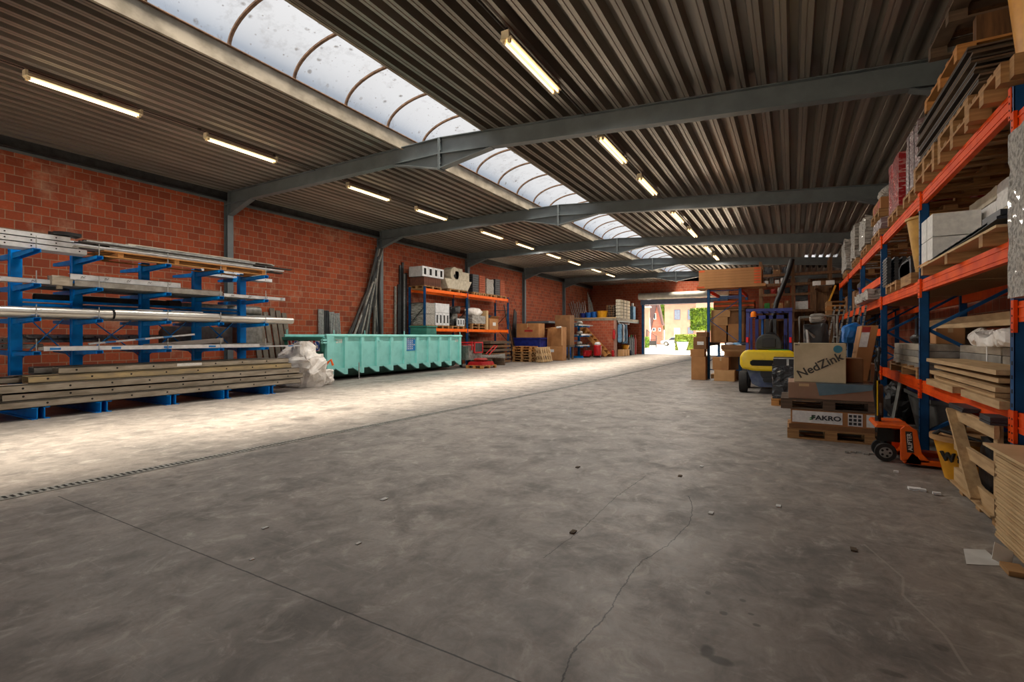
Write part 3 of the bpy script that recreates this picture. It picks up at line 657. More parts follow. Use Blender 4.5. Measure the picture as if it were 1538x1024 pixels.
prof('profile',['white_profile','label_blue'],[bx(-11.58,6.2,lv,-11.5,8.6,lv+.035),bx(-11.5,8.2,lv+.005,-11.498,8.35,lv+.03,1)],'thin white strip reaching far right beyond the lowest arms',group=G)
for k in range(4): prof('profile',['grey_profile'],U(-11.88-.13*k,3.4+.2*k,7.7-.1*k,lv,.11,.07,.004),'grey channel in the row behind the lowest arms tips',group=G)
for k in range(6):
    r_,c_=divmod(k,3)
    prof('perforated_channel',['galv','hole'],U(-12.62-.15*c_,.9,3.55+.18*(k%2)+(1.0 if r_ else 0),lv+.03+.11*r_,.13,.09,.004)+holes(-12.62-.15*c_,1.3,3.2,lv+.08+.11*r_,.14,.012),'galvanised slotted channel in the bundle behind the leftmost column','profile','galvanised slotted channels at the back left')
for k in range(3): prof('perforated_channel',['galv','hole'],U(-12.62-.2*k,3.45,6.3,lv+.2,.16,.1,.004)+holes(-12.62-.2*k,3.7,6.1,lv+.25,.2,.014),'galvanised slotted channel behind the rack between first and third blue column','profile','galvanised slotted channels behind the columns')
for k in range(12): S('plate',['galv_dull'],[bx(-12.55-.035*k,7.45,lv,-12.53-.035*k,8.15,lv+.58+.01*(k%3))],'thin grey plate on edge in the stack at the right rack end','metal plate','grey plates standing at the right end of the rack')
for k in range(7): S('plate',['grey_profile'],[bx(-12.5-.03*k,5.7,lv,-12.485-.03*k,7.3,lv+.5-.02*k)],'long grey plate on edge in the dark behind the rack columns','metal plate','grey plates behind the rack columns')
# level 3: zinc gutters and tubes
lv=LV[1]; G='bright zinc tubes on the second arms'
def halfpipe(x,y0,y1,z,r,n=10,mi=0): return pipe((x,y0,z+r),(x,y1,z+r),r,.004,20,mi)
def stack(y0,y1,x,r,nm,lab,lay=3):
    sh=[]
    for i in range(lay): sh.append(pipe((x,y0+.02*i,lv+r),(x,y1-.02*i,lv+r),r*(1-.14*i),.006,20))
    return S('zinc_tube','zinc',sh,lab,'metal tube',G,smooth=True)
stack(.9,4.32,-11.42,.09,3,'bright zinc tube running out of the picture at left, second arms'); stack(4.36,6.35,-11.42,.098,3,'bright zinc tube in the middle of the front row, second arms'); stack(6.38,8.26,-11.42,.078,3,'bright zinc tube at the right end of the front row, second arms')
for k in range(3): S('zinc_tube','zinc',[pipe((-11.64-.19*k,1.2+k*.6,lv+.09),(-11.64-.19*k,7.9-.3*k,lv+.09),.088,.005,18)],'zinc tube in the second row behind the bright front tubes','metal tube',G,smooth=True)
S('profile',['white_profile','label_blue'],[bx(-11.45,4.75,lv+.2,-11.38,6.0,lv+.215),bx(-11.379,5.2,lv+.201,-11.377,5.35,lv+.214,1)],'thin white strip lying on top of the middle zinc tube','profile')
for k in range(2): S('large_pipe','galv_dull',[pipe((-12.62-.26*k,6.25,lv+.13),(-12.62-.26*k,8.45,lv+.13),.125,.006,20)],'large grey pipe behind the right columns, %s'%['nearer of the lower two','farther of the lower two'][k],'pipe','large grey pipes at the back',smooth=True)
S('large_pipe','galv_dull',[pipe((-12.75,6.1,lv+.37),(-12.75,8.2,lv+.37),.12,.006,20)],'large grey pipe behind the right columns, lying on top of two others','pipe','large grey pipes at the back',smooth=True)
S('dark_pipe','dark_tube',[pipe((-12.62,3.55,lv+.27+.15),(-12.62,6.1,lv+.27+.15),.08,.01,18),cy((-12.62,5.85,lv+.42),(-12.62,6.12,lv+.42),.1,18)],'dark brown downpipe with a wider collar behind the left columns','pipe',smooth=True)
for k in range(3): S('downpipe','white_profile',[pipe((-12.56-.17*k,3.2+.08*k,lv+.09),(-12.56-.17*k,6.0,lv+.09),.08,.006,16)],'pale round downpipe under the dark brown one behind the rack, %s'%['front','middle','back'][k],'pipe','pale downpipes at the back',smooth=True)
for k in range(2): S('downpipe','white_profile',[pipe((-12.8-.17*k,3.3,lv+.25),(-12.8-.17*k,5.6,lv+.25),.08,.006,16)],'pale round downpipe in the upper layer behind the dark brown one, %s'%['front','back'][k],'pipe','pale downpipes at the back',smooth=True)
# level 2
lv=LV[2]; G='wrapped profiles on the third arms'
def marks(x,y0,y1,z,sp,mi=1):
    out=[];y=y0
    while y<y1:
        out+=[bar((x+.002,y,z-.02),(x+.002,y+.02,z+.02),.003,.008,up=(1,0,0),mi=mi),bar((x+.002,y+.02,z+.02),(x+.002,y+.045,z-.01),.003,.008,up=(1,0,0),mi=mi),bar((x+.002,y+.045,z-.01),(x+.002,y+.07,z+.025),.003,.008,up=(1,0,0),mi=mi)]; y+=sp
    return out
S('profile',['white_profile','black'],U(-11.5,2.62,3.72,lv+.01,.08,.085,.005)+marks(-11.5,2.75,3.6,lv+.05,.45),'white film-covered profile with black marks at the left end of the third arms','profile',G)
S('profile',['grey_profile'],U(-11.36,3.75,6.42,lv,.12,.115,.006),'brownish grey box profile along the front of the third arms','profile',G)
S('profile',['white_profile','black'],U(-11.40,3.70,5.55,lv+.115,.10,.115,.006)+marks(-11.40,3.85,5.5,lv+.175,.36),'white film-covered profile with a row of black marks on the brownish grey one','profile',G)
S('profile',['white_profile','black'],U(-11.34,6.44,8.0,lv+.0,.07,.08,.005)+marks(-11.34,6.6,7.9,lv+.04,.42),'white film-covered profile at the right end of the third arms','profile',G)
S('gutter_bracket',['formwork'],[crump(-11.62,3.45,lv,-11.4,3.74,lv+.17,3,.02,5),cy((-11.5,3.58,lv-.06),(-11.5,3.58,lv+.02),.045,12)],'dirty grey end fitting at the left end of the brownish grey profile','fitting')
for k in range(4): S('profile',['galv_dull'],U(-11.6-.15*k,3.3+.2*k,7.6-.25*k,lv,.12,.05+.03*(k%2),.005),'dull grey channel in the rows behind the wrapped profiles, third arms','profile',G)
for k in range(3): S('profile',['dark_metal'],[bx(-12.6-.1*k,3.4+.1*k,lv,-12.56-.1*k,7.3+.3*k,lv+.06)],'thin dark bar behind the columns on the third arms','profile',G)
S('flat_bar',['dark_tube'],[bar((-12.95,5.6,lv+.17),(-12.9,8.3,lv+.03),.03,.012)],'thin dark bar sloping down to the right behind the columns','metal bar')
# level 1 (top)
lv=LV[3]; G='perforated channels at the top left'
for k in range(6):
    r_,c_=divmod(k,2)
    S('perforated_channel',['white_profile','hole'],U(-11.42-.2*c_,.9,3.95-.12*r_+.05*c_,lv+.002+.098*r_,.18,.09,.005)+holes(-11.42-.2*c_,1.2,3.9,lv+.05+.098*r_,.33,.013),'white channel with holes at the top left, %s layer, %s'%(['bottom','middle','top'][r_],['front row','back row'][c_]),'profile',G)
pt=T('long_pallet','long orange-brown wooden pallet frame on the top arms under thin profiles','pallet')
for i in (0,2,3): mesh('deck_board',pt,'pallet_amber',[bx(-11.52-.2*i,4.18,lv+.1,-11.32-.2*i,7.45,lv+.12)])
for x in (-11.42,-12.12): mesh('bottom_board',pt,'pallet_amber',[bx(x,4.18,lv,x+.1,7.5,lv+.018)])
[mesh('bearer',pt,'pallet_amber',[bx(-12.1,y,lv+.018,-11.33,y+.09,lv+.1)]) for y in (4.4,5.4,6.4,7.36)]
rr=random.Random(3); G='thin profiles on the long pallet'
for k in range(22):
    y0=3.4+rr.uniform(0,1.4); y1=8.3-rr.uniform(0,1.3); zz=lv+.122+.034*(k//4)+.012*(k%4); xx=-11.36-.19*(k%4)-.02*(k//4)
    m_=['grey_profile','galv','dark_tube','galv_dull','white_profile'][k%5 if k!=9 else 1]
    S('flat_strip',[m_],[bx(xx-.17,y0,zz,xx,y1,zz+.004),bx(xx-.006,y0,zz,xx,y1,zz+.028),bx(xx-.17,y0,zz,xx-.164,y1,zz+.028)],'long thin metal strip lying flat on the orange-brown pallet frame','metal strip',G)
S('flat_strip','stone_white',[bx(-12.1,4.8,lv+.335,-11.9,7.4,lv+.40)],'cream-white profile at the back on top of the strip pile','metal strip',G)
S('flat_strip','dark_tube',[bx(-12.08,4.1,lv+.335,-11.98,4.75,lv+.37)],'dark brown strip at the back left on top of the strip pile','metal strip',G)
S('bundle_pad','black',[crump(-11.6,3.45,lv+.30,-11.35,3.85,lv+.36,4,.02,4)],'black rubber pad on the white channels at the top left','pad')
for k in range(3): S('perforated_channel',['white_profile','hole'],U(-12.62-.2*(k%2),6.6,8.5-.1*k,lv+.0+.10*(k//2),.18,.09,.005)+holes(-12.62-.2*(k%2),6.8,8.4,lv+.05+.1*(k//2),.3,.012),'white channel with holes sticking out at the top right end, %s'%['front lower','back lower','upper'][k],'profile','perforated channels at the top right')
S('warning_plate',['white','red'],[bx(-14.99,8.9,2.2,-14.97,9.2,2.6),bx(-14.972,8.9,2.35,-14.965,9.2,2.45,1)],'small white and red plate on the brick wall behind the rack','sign')
S('wall_box',['galv_dull'],[bx(-14.99,9.0,1.85,-14.85,9.25,2.15)],'small grey box on the brick wall behind the rack','junction box')
# leaning stone slabs on the wall
for k in range(6):
    y=9.35+.22*k
    S('leaning_plank','stone_slab',[bar((-14.35,y,.0+.02),(-14.93,y+.02,2.35-.07*(k%3)),.16,.05,up=(1,0,0))],'weathered grey-brown slab leaning on the brick wall, %s from the left'%['first','second','third','fourth','fifth','sixth'][k],'slab','slabs leaning beside the rack')
# big crumpled white sack at the end of the beams
bg_=T('wrapped_bundle','big crumpled white plastic sheet bundled between the blue rack and the turquoise container','plastic bundle')
def sack(cx,cyy,hx,hy,h,seed,amp,n=16):
    V=[];F=[]
    for j in range(n+1):
        f=j/n
        for i in range(28):
            t=2*PI*i/28; rr_=(1-.25*abs(2*f-.7)**2)*(1-.55*max(0,f-.65)/.35)
            p=Vector((cx+hx*rr_*math.cos(t),cyy+hy*rr_*math.sin(t),h*f))
            q=noise.noise_vector(p*2.2+Vector((seed,0,0)))*amp+noise.noise_vector(p*7+Vector((0,seed,0)))*amp*.35
            p+=q; p.z=max(0.003,p.z); V.append(tuple(p))
    for j in range(n):
        for i in range(28): F.append((j*28+i,j*28+(i+1)%28,(j+1)*28+(i+1)%28,(j+1)*28+i))
    F+=[tuple(range(28))[::-1],tuple(range(n*28,(n+1)*28))]
    return (V,F,0)
mesh('plastic_sheet',bg_,'film_white',[sack(-12.15,9.1,.75,.55,1.3,2,.22)],smooth=False)
mesh('loose_flap',bg_,'film_white',[crump(-12.2,9.55,.003,-11.75,9.95,.45,6,.1,7,rnd=.5)])
mesh('orange_strap',bg_,'orange_jack',[tube([(-12.15,9.75,.4),(-12.05,9.9,.62),(-11.95,9.95,.72),(-11.9,9.98,.55)],.035,8)])
# ---------------------------------------------------------------- turquoise container
ct=T('skip_container','long turquoise steel roll-off container standing along the brick wall','container')
CX0,CX1,CY0,CY1=-14.75,-12.68,10.35,17.5
mesh('container_tub',ct,'teal',[bx(CX1-.05,CY0,.40,CX1,CY1,1.42),bx(CX0,CY0,.40,CX0+.05,CY1,1.42),bx(CX0,CY1-.05,.40,CX1,CY1,1.42),bx(CX0,CY0,.36,CX1,CY1,.42)],bevel=.006)
mesh('underframe',ct,'teal_under',[pr([(CX0+.3,.12),(CX1-.3,.12),(CX1-.02,.36),(CX0+.02,.36)],'y',CY0+.15,CY1-.1),bx(CX0+.6,CY0,.05,CX0+.75,CY1,.2),bx(CX1-.75,CY0,.05,CX1-.6,CY1,.2)])
mesh('top_rim',ct,'teal',[cy((CX1+.02,CY0-.02,1.44),(CX1+.02,CY1+.05,1.44),.055,14),cy((CX0-.02+.04,CY0,1.44),(CX0+.02,CY1+.05,1.44),.055,14),cy((CX0,CY1,1.44),(CX1,CY1,1.44),.055,14)],smooth=True)
nr=10
for i in range(nr):
    y=CY0+.75+i*(CY1-CY0-.85)/(nr-1)
    mesh('side_rib',ct,'teal',[bx(CX1,y-.06,.30,CX1+.085,y+.06,1.39),pr([(CX1+.085,.42),(CX1+.085,.19),(CX1-.02,.19),(CX1-.25,.36),(CX1-.02,.42)],'y',y-.06,y-.045) if False else bx(CX1-.02,y-.06,.19,CX1+.085,y+.06,.30),([(CX1-.02,y-.06,.19),(CX1-.02,y-.40,.40),(CX1-.02,y-.06,.40),(CX1+.08,y-.06,.19),(CX1+.03,y-.40,.40),(CX1+.08,y-.06,.40)],[(0,1,2),(5,4,3),(0,3,4,1),(1,4,5,2),(2,5,3,0)],0)])
mesh('corner_post',ct,'teal',[bx(CX1-.02,CY0-.02,.22,CX1+.1,CY0+.24,1.42)],bevel=.006)
mesh('prop_bar',ct,'galv',[cy((CX1+.12,CY0+1.25,.0),(CX1+.12,CY0+1.25,.55),.018,8)])
mesh('cover_pegs',ct,'teal',[cy((CX1+.02,y,1.48),(CX1+.02,y,1.62),.02,8) for y in (CY0+.3,13.9,CY1-.05)]+[cy((CX0+.02,y,1.48),(CX0+.02,y,1.66),.02,8) for y in (CY0+.1,13.9)]+[bx(CX1+.085,y-.08,1.24,CX1+.13,y+.08,1.29) for y in (12.6,14.9)])
for s,(xa,xb) in enumerate(((CX0+.02,(CX0+CX1)/2-.01),((CX0+CX1)/2+.01,CX1-.02))):
    d_=mesh('end_door',ct,'teal_dark',[bx(xa,CY0-.06,.38,xb,CY0-.0,1.36),bx(xa,CY0-.12,1.30,xb,CY0-.06,1.40),bx(xa,CY0-.12,.86,xb,CY0-.06,.94),bx(xa,CY0-.12,.38,xb,CY0-.06,.46),bx(xb-.07,CY0-.12,.46,xb,CY0-.06,1.3),bx(xa,CY0-.12,.46,xa+.07,CY0-.06,1.3)],bevel=.004)
    sg=mesh('warning_sign',d_,['sign_white','red'],[bx(xb-.62,CY0-.135,.96,xb-.10,CY0-.122,1.28)]+[pr([(xb-.60+k*.2,1.278),(xb-.50+k*.2,1.278),(xb-.38+k*.2,.962),(xb-.48+k*.2,.962)],'y',CY0-.139,CY0-.135,1) for k in (0,1)] ,label='white sign with slanting red stripes')
    ds=mesh('direction_sign',d_,['sign_blue','white'],[cy((xb-.22,CY0-.139,1.12),(xb-.22,CY0-.146,1.12),.145,28),pr([(xb-.31,1.22),(xb-.27,1.245),(xb-.20,1.13),(xb-.155,1.165),(xb-.14,1.03),(xb-.27,1.07),(xb-.235,1.105)],'y',CY0-.150,CY0-.146,1)],label='round blue sign with a white arrow pointing down right')
mesh('hinges',ct,'teal',[bx(CX1-.03,CY0-.16,z,CX1+.09,CY0-.02,z+.05) for z in (.5,.58,1.2,1.28)]+[cy((CX1+.0,CY0-.13,z),(CX1+.0,CY0-.13,z+.16),.02,8) for z in (.48,1.18)])
for x in (CX1-.35,CX0+.35):
    mesh('roller',ct,'rust',[cy((x-.16,CY0+.12,.14),(x+.16,CY0+.12,.14),.14,20),cy((x-.2,CY0+.12,.14),(x+.2,CY0+.12,.14),.04,10),bx(x-.21,CY0+.05,.12,x-.19,CY0+.19,.36),bx(x+.19,CY0+.05,.12,x+.21,CY0+.19,.36)])
nb=mesh('notice_panel',ct,['label_blue','sign_white','sign_blue'],[bx(CX1+.0,13.98,.88,CX1+.012,14.53,1.36)]+[bx(CX1+.012,14.01,1.31-.075*i,CX1+.015,14.50-(.1 if i%3 else 0),1.345-.075*i,1) for i in range(6)]+[bx(CX1+.015,14.05+.11*k,1.318-.075*i,CX1+.017,14.11+.11*k,1.338-.075*i,2) for i in range(6) for k in range(4)],label='blue notice panel with white lines of print')
text('number',ct,'218','sign_white',(CX1+.004,CY0+.52,1.26),RIGHTF,.17,.003,.004); text('number',ct,'218','sign_white',(CX1+.004,CY1-.28,1.24),RIGHTF,.15,.003,.004)
S('steel_hopper','teal_dark',[pr([(15.9,.42),(16.75,.42),(16.6,1.86),(15.98,1.86)],'x',-14.2,-13.3),bx(-14.24,15.93,1.82,-13.26,16.65,1.88)],'dark turquoise steel hopper sticking up out of the turquoise container','hopper',bevel=.01)
# leaning corrugated sheets and pipes on the brick wall
for k in range(4):
    y=12.0+.24*k
    S('corrugated_sheet','galv' if k!=1 else 'dark_metal',[bar((-14.86,y+.18*(k-1)*.3,.0+.01),(-14.96,y,2.42-.04*k),.24,.03,up=(1,0,0))]+[bar((-14.83,y+.18*(k-1)*.3-.08+.08*i,.0+.01),(-14.93,y-.08+.08*i,2.42-.04*k),.02,.02,up=(1,0,0)) for i in range(3)],'metal sheet leaning on the brick wall behind the container, %s from the left'%['first','second, dark','third','fourth'][k],'metal sheet','sheets leaning behind the container')
rr=random.Random(11)
for k in range(30):
    yb=12.9+rr.uniform(0,2.0) if k<26 else 12.2+.15*(k-26)
    top=5.05-rr.uniform(0,1.5)*(k%3>0); yt=14.62+rr.uniform(-.1,.2)-(.25 if top<4.5 else 0)
    xb=-14.86+.015*(k%5); r_=rr.uniform(.03,.05)
    m_=['dark_metal','dark_tube','dark_metal','dark_tube','dark_metal','grey_profile','dark_metal','galv_dull'][k%8]
    pts=[(xb,yb,.0+r_*.3),(xb-.01,yb+(yt-yb)*.42,top*.36),(-14.85+.01*(k%4),yb+(yt-yb)*.8,top*.72),(-14.72+.02*(k%4),yt,top)]
    S('leaning_pipe',m_,[tube(pts,r_,8)],'long thin %s pipe in the fan leaning against the second steel column'%('pale grey' if m_ in('grey_profile','galv_dull') else 'dark'),'pipe','pipes leaning at the second column',smooth=True)
for k,(y,zt,m_) in enumerate([(15.75,3.6,'galv_dull'),(15.95,3.7,'dark_metal'),(16.05,4.55,'dark_metal'),(16.2,4.7,'black'),(16.3,4.2,'galv'),(16.42,4.25,'dark_metal')]):
    S('leaning_bar',m_,[bar((-14.87,y,.01),(-14.94,y+.1,zt),.10,.05,up=(1,0,0))],'%s bar leaning on the wall beside the orange rack, %s from left'%({'galv_dull':'dull grey','dark_metal':'dark grey','black':'black','galv':'light grey'}[m_],['first','second','third','fourth','fifth','sixth'][k]),'metal bar','bars leaning left of the orange rack')
# ---------------------------------------------------------------- orange-beamed pallet rack on the left wall
rk=T('pallet_rack','blue and orange pallet rack along the left brick wall behind the container','storage rack')
AX,BX=-13.9,-14.75; AY=[16.55,19.75,23.75]
for y in AY:
    upright(rk,AX,y,3.62,hole=False); upright(rk,BX,y,3.62,hole=False)
    mesh('brace',rk,'dark_metal',[bar((AX-.04,y,2.9),(BX+.04,y,2.9),.02,.03)]); mesh('brace',rk,'dark_metal',[bar((AX-.04,y,2.7),(BX+.04,y,2.0),.02,.03)]); mesh('brace',rk,'dark_metal',[bar((BX+.04,y,1.9),(AX-.04,y,1.2),.02,.03)]); mesh('brace',rk,'dark_metal',[bar((AX-.04,y,1.2),(BX+.04,y,.4),.02,.03)])
for a,b in zip(AY,AY[1:]):
    for z in (1.66,3.40):
        for x in (AX,BX): 
            bb=mesh('cross_beam',rk,'orange_beam_left',[bx(x-.025,a+.04,z,x+.025,b-.04,z+.13)])
            mesh('connector',bb,'orange_beam_left',[bx(x-.03,a+.035,z-.06,x+.05,a+.06,z+.16)]); mesh('connector',bb,'orange_beam_left',[bx(x-.03,b-.06,z-.06,x+.05,b-.035,z+.16)])
SH=3.53
mesh('deck_board',rk,'chipboard',[bx(BX+.03,16.6,SH-.02,AX-.03,17.5,SH)])
def inb(xa,xb,y0,y1,z0,z1,n,m,group,lab,sep=.01,name='stone_block'):
    w=(y1-y0)/n
    for i in range(n): S(name,m,[bx(xa,y0+i*w,z0,xb,y0+(i+1)*w-sep,z1)],lab,'stone block',group,bevel=.01)
pallet('small wooden pallet on the orange rack top under brown roof tiles',-14.4,17.2,SH,.9,1.2,m='pallet_wood')
for k in range(16): S('roof_tile','roof_tile_brown',[bx(-14.8,16.0+.62+.074*k,SH+.146,-13.98,16.0+.62+.074*k+.055,SH+.52)],'dark brown roof tile standing in the row under the white blocks','roof tile','brown roof tiles on the rack top')
def ublock(y0,y1,z0,z1,lab,xa=-14.75,xb=-13.98,group=None,m='cement_grey'):
    t=T('hollow_block',lab,'concrete block',group=group); w=(y1-y0)
    mesh('block_body',t,['white_profile','hole'],[bx(xa,y0,z0,xb,y1-.015,z1),bx(xb,y0+w*.28,z0+(z1-z0)*.18,xb+.002,y1-w*.28-.015,z0+(z1-z0)*.82,1)],bevel=.01)
for k in range(4): ublock(16.5+.38*k,16.5+.38*(k+1),SH+.54,SH+.98,'pale wrapped hollow block in the row on top of the brown tiles',group='pale hollow blocks on the rack top')
S('feeding_trough','stone_white',[pr([(18.3,SH+.15),(19.9,SH+.15),(20.25,SH+.62),(18.05,SH+.62)],'x',-14.6,-13.95),],'pale stone trough with slanting ends on the orange rack top','trough',bevel=.02)
pallet('low pallet under the pale stone trough on the rack top',-14.35,19.1,SH,.9,1.5)
t=T('machine_part','pale rounded machine housing lying in the stone trough','machine part')
mesh('housing',t,'stone_white',[cy((-14.5,18.9,SH+.88),(-14.0,18.9,SH+.88),.34,20),bx(-14.5,18.9,SH+.62,-14.0,20.1,SH+1.05),bx(-14.45,19.0,SH+.95,-14.05,19.6,SH+1.2)],bevel=.02)
mesh('axle_hole',t,'hole',[cy((-14.02,18.9,SH+.78),(-13.985,18.9,SH+.78),.09,14)])
for j,(ya,m1,lab) in enumerate([(20.35,'slate','dark'),(20.95,'terracotta','terracotta')]):
    pallet('small pallet carrying the %s tile stack on the orange rack top'%lab,-14.35,ya+.27,SH,.9,.55)
    for k in range(8): S('tile',m1,[bx(-14.75,ya,SH+.146+.115*k,-13.97,ya+.54,SH+.146+.115*k+.1)],'%s tile in the strapped stack on the rack top right of the trough'%lab,'tile','%s tiles on the rack top'%lab)
pallet('pallet under the film-wrapped stack on the rack top',-14.35,22.0,SH,.9,.8)
wrapped('film-wrapped pale stack on the orange rack top, torn open on one side',-14.75,21.65,SH+.146,-13.97,22.35,SH+.95,'film_clear',5,.05)
pallet('last pallet at the right end of the orange rack top',-14.35,23.0,SH,.9,1.1)
for k in range(8): S('tile','slate',[bx(-14.75,22.5,SH+.146+.11*k,-13.97,23.0,SH+.146+.11*k+.095)],'dark tile in the stack near the right end of the rack top','tile','dark tiles at the right end')
for k in range(8): S('tile','terracotta',[bx(-14.75,23.03,SH+.146+.11*k,-13.97,23.5,SH+.146+.11*k+.095)],'terracotta tile in the stack at the right end of the rack top','tile','terracotta tiles at the right end')
SM=1.79
pallet('left pallet on the lower orange beams under pale blocks',-14.4,16.95,SM,.9,.75); pallet('second pallet on the lower orange beams under hollow blocks',-14.4,17.9,SM,.9,1.0); pallet('third pallet on the lower orange beams under dark scrap',-14.4,19.1,SM,.9,1.0)
for k in range(2): wrapped('film-wrapped grey block pack on the lower beams, %s'%['lower','upper'][k],-14.8,16.65,SM+.146+.5*k,-13.98,17.35,SM+.146+.5*k+.48,'film_clear',8+k,.02)
for k in range(4): ublock(17.4+.26*k,17.4+.26*(k+1),SM+.146,SM+.72,'pale hollow block in the row on the lower orange beams',group='pale hollow blocks on the lower beams')
S('wrapped_block_pack','white_profile',[bx(-14.75,17.4,SM+.73,-13.98,18.43,SM+1.15)],'white pack lying on the hollow blocks, lower orange beams','block pack',bevel=.01)
for k in range(9): 
    r=random.Random(k+40); x,y,z=-14.6+.5*r.random(),18.75+.75*r.random(),SM+.146+.3*(k//3)
    S('scrap_piece',['dark_metal','galv_dull','black'][k%3],[crump(x-.22,y-.22,z,x+.22,y+.22,z+.32,k,.08,5,rnd=.4)],'irregular %s scrap piece in the heap on the lower beams'%['dark','grey','black'][k%3],'scrap','scrap heap on the lower beams')
for k in range(3): ublock(19.0+.2*k,19.2+.2*k,SM+.147,SM+.5,'small white hollow block in front of the dark scrap heap',xa=-14.0,xb=-13.93,group='small white blocks before the scrap')
for k in range(2): pallet('%s of the two stacked pallets on the right half of the lower beams'%['lower','upper'][k],-14.4,20.9,SM+.146*k,.9,1.3)
wrapped('bundle of grey rods in plastic film on the two stacked pallets',-14.8,20.3,SM+.292,-13.95,21.5,SM+.7,'film_clear',15,.05)
lumps('plastic_heap','heap of pale plastic sheet on the rod bundle','plastic sheet',(-14.3,20.9,SM+.7),(.3,.6,.2),'film_white',21)
S('plywood_board','plywood',[bx(-14.7,21.62,SM,-13.97,21.8,SM+1.0)],'upright plywood panel beside the rod bundle on the lower beams','panel')
carton('open brown cardboard box near the right end of the lower orange beams',-14.35,22.4,SM,.7,.9,.62,m='cardboard',open_=True)
mesh('paper_label',bpy.data.objects['cardboard_box'],'white_label',[bx(.351,-.1,.22,.354,.2,.4)])
lumps('black_cloth','black cloth bunched in the open cardboard box','cloth',(-14.4,22.4,SM+.3),(.28,.36,.25),'cloth_dark',22)
# ---------------------------------------------------------------- floor goods behind the container
t=T('concrete_saw','red and grey floor machine with a folded red handle beside the container end','machine')
mesh('frame',t,'red',[bar((-13.5,18.1,1.15),(-12.6,18.9,1.15),.06,.06),bar((-12.6,18.3,.8),(-12.6,18.3,1.2),.05,.05),bx(-13.3,18.0,1.02,-12.6,18.25,1.08)])
mesh('radiator_guard',t,['red','dark_metal'],[bx(-12.62,18.45,.66,-12.56,18.5,1.18),bx(-12.62,19.1,.66,-12.56,19.15,1.18),bx(-12.62,18.5,.66,-12.56,19.1,.72),bx(-12.62,18.5,1.12,-12.56,19.1,1.18),bx(-12.61,18.5,.72,-12.58,19.1,1.12,1)])
mesh('engine_block',t,'galv_dull',[crump(-13.4,18.1,.35,-12.65,19.2,1.0,4,.06,8)])
mesh('handle',t,'red',[tube([(-12.5,19.3,.6),(-12.4,19.9,1.0),(-12.3,20.0,.98),(-12.4,19.4,.55)],.025,8)])
mesh('support_legs',t,'dark_metal',[bx(-13.3,18.3,0,-13.2,18.4,.4),bx(-12.8,18.9,0,-12.7,19.0,.4),bx(-13.3,18.9,0,-13.2,19.0,.4),bx(-12.8,18.3,0,-12.7,18.4,.4)])
pallet('small pallet with red painted frames in front of the container end',-12.2,18.45,0,.9,1.15,m='pallet_amber')
for k in range(3): S('red_frame','red',[bx(-12.6+.03*k,17.95,.146+.05*k,-11.8-.03*k,18.03,.19+.05*k),bx(-12.6+.03*k,18.85,.146+.05*k,-11.8-.03*k,18.93,.19+.05*k),bx(-12.6+.03*k,18.03,.146+.05*k,-12.52+.03*k,18.85,.19+.05*k),bx(-11.88-.03*k,18.03,.146+.05*k,-11.8-.03*k,18.85,.19+.05*k)],'red steel frame, %s of three stacked on the small pallet'%['lowest','middle','topmost'][k],'steel frame','red frames on the small pallet')
lumps('scissor_linkage','folded red scissor linkage on the stacked red frames','linkage',(-12.2,18.4,.31),(.25,.35,.07),'red_dull',31,n=6)
for k in range(7): S('steel_tube','galv',[bar((-13.4+.04*k,19.25+.05*k,.42+.05*(k%3)),(-12.75+.05*k,21.5-.1*k,.36+.06*(k%4)),.05,.05)],'pale grey steel tube lying behind the red frames','metal tube','pale tubes behind the red frames')
for k in range(2): S('tube_trestle','pallet_dark',[bx(-13.6,19.6+1.2*k,0,-12.4,19.7+1.2*k,.34)],'dark timber trestle under the pale tubes, %s'%['farther from the container','nearer the pallets'][k] if k==0 else 'dark timber trestle under the pale tubes, nearer the pallet stack','trestle')
for k in range(6): S('timber_beam','pallet_dark' if k%2 else 'timber_brown',[bx(-14.7,20.9,.05+.2*k,-13.3+.04*(k%2),23.0,.05+.2*k+.13)]+[bx(-14.6,y,.0 if k==0 else .05+.2*k-.07,-13.5,y+.1,.05+.2*k) for y in (21.2,22.6)],'long dark timber panel in the layered stack under the orange rack','timber','dark timber panels under the orange rack')
for k in range(6): pallet('light wooden pallet in the stack near the third column, %s'%['bottom one','second from the floor','third from the floor','fourth from the floor','fifth from the floor','top one'][k],-13.2+.03*(k%2),24.45,.0+.1465*k,1.2,.8,m='pallet_wood' if k<4 else 'pallet_amber')
pallet('light pallet on edge between the pallet stack and leaning pallet',-12.42,24.7,.385,.8,.8,m='new_wood',rot=(0,PI/2+.03,0))
for k in range(2): pallet('light pallet leaning on the stack, %s'%['inner one','outer one facing the aisle'][k],-12.12+.17*k,24.4,.415,.82,1.2,m='new_wood',rot=(PI/2+.03,-.12,PI/2-.5) if False else (0,PI/2-.22,0))
carton('large brown cardboard box with red print on the blue bin behind the pallets',-13.7,26.1,1.36,1.5,.8,.85,m='cardboard')
S('print_patch','red_dull',[bx(-13.95,25.694,1.72,-13.4,25.699,1.84)],'red printed patch on the large cardboard box','print') if False else mesh('red_print',bpy.data.objects['cardboard_box.001'],'red_dull',[bx(-.2,-.404,.35,.35,-.401,.47),bx(0,-.404,.55,.14,-.401,.6)],label='red print')
t=T('blue_bin','long low blue bin below the red-printed cardboard box','bin'); mesh('bin_shell',t,'deep_blue',[bx(-14.6,25.6,.1,-12.8,26.6,1.3)],bevel=.03); mesh('bin_rim',t,'deep_blue',[bx(-14.65,25.55,1.28,-12.75,26.65,1.355)]); mesh('bin_feet',t,'black',[bx(-14.5,25.7,0,-12.9,26.5,.1)])
t=T('tall_open_carton','tall narrow cardboard box standing open-sided beside the leaning pallets','cardboard box')
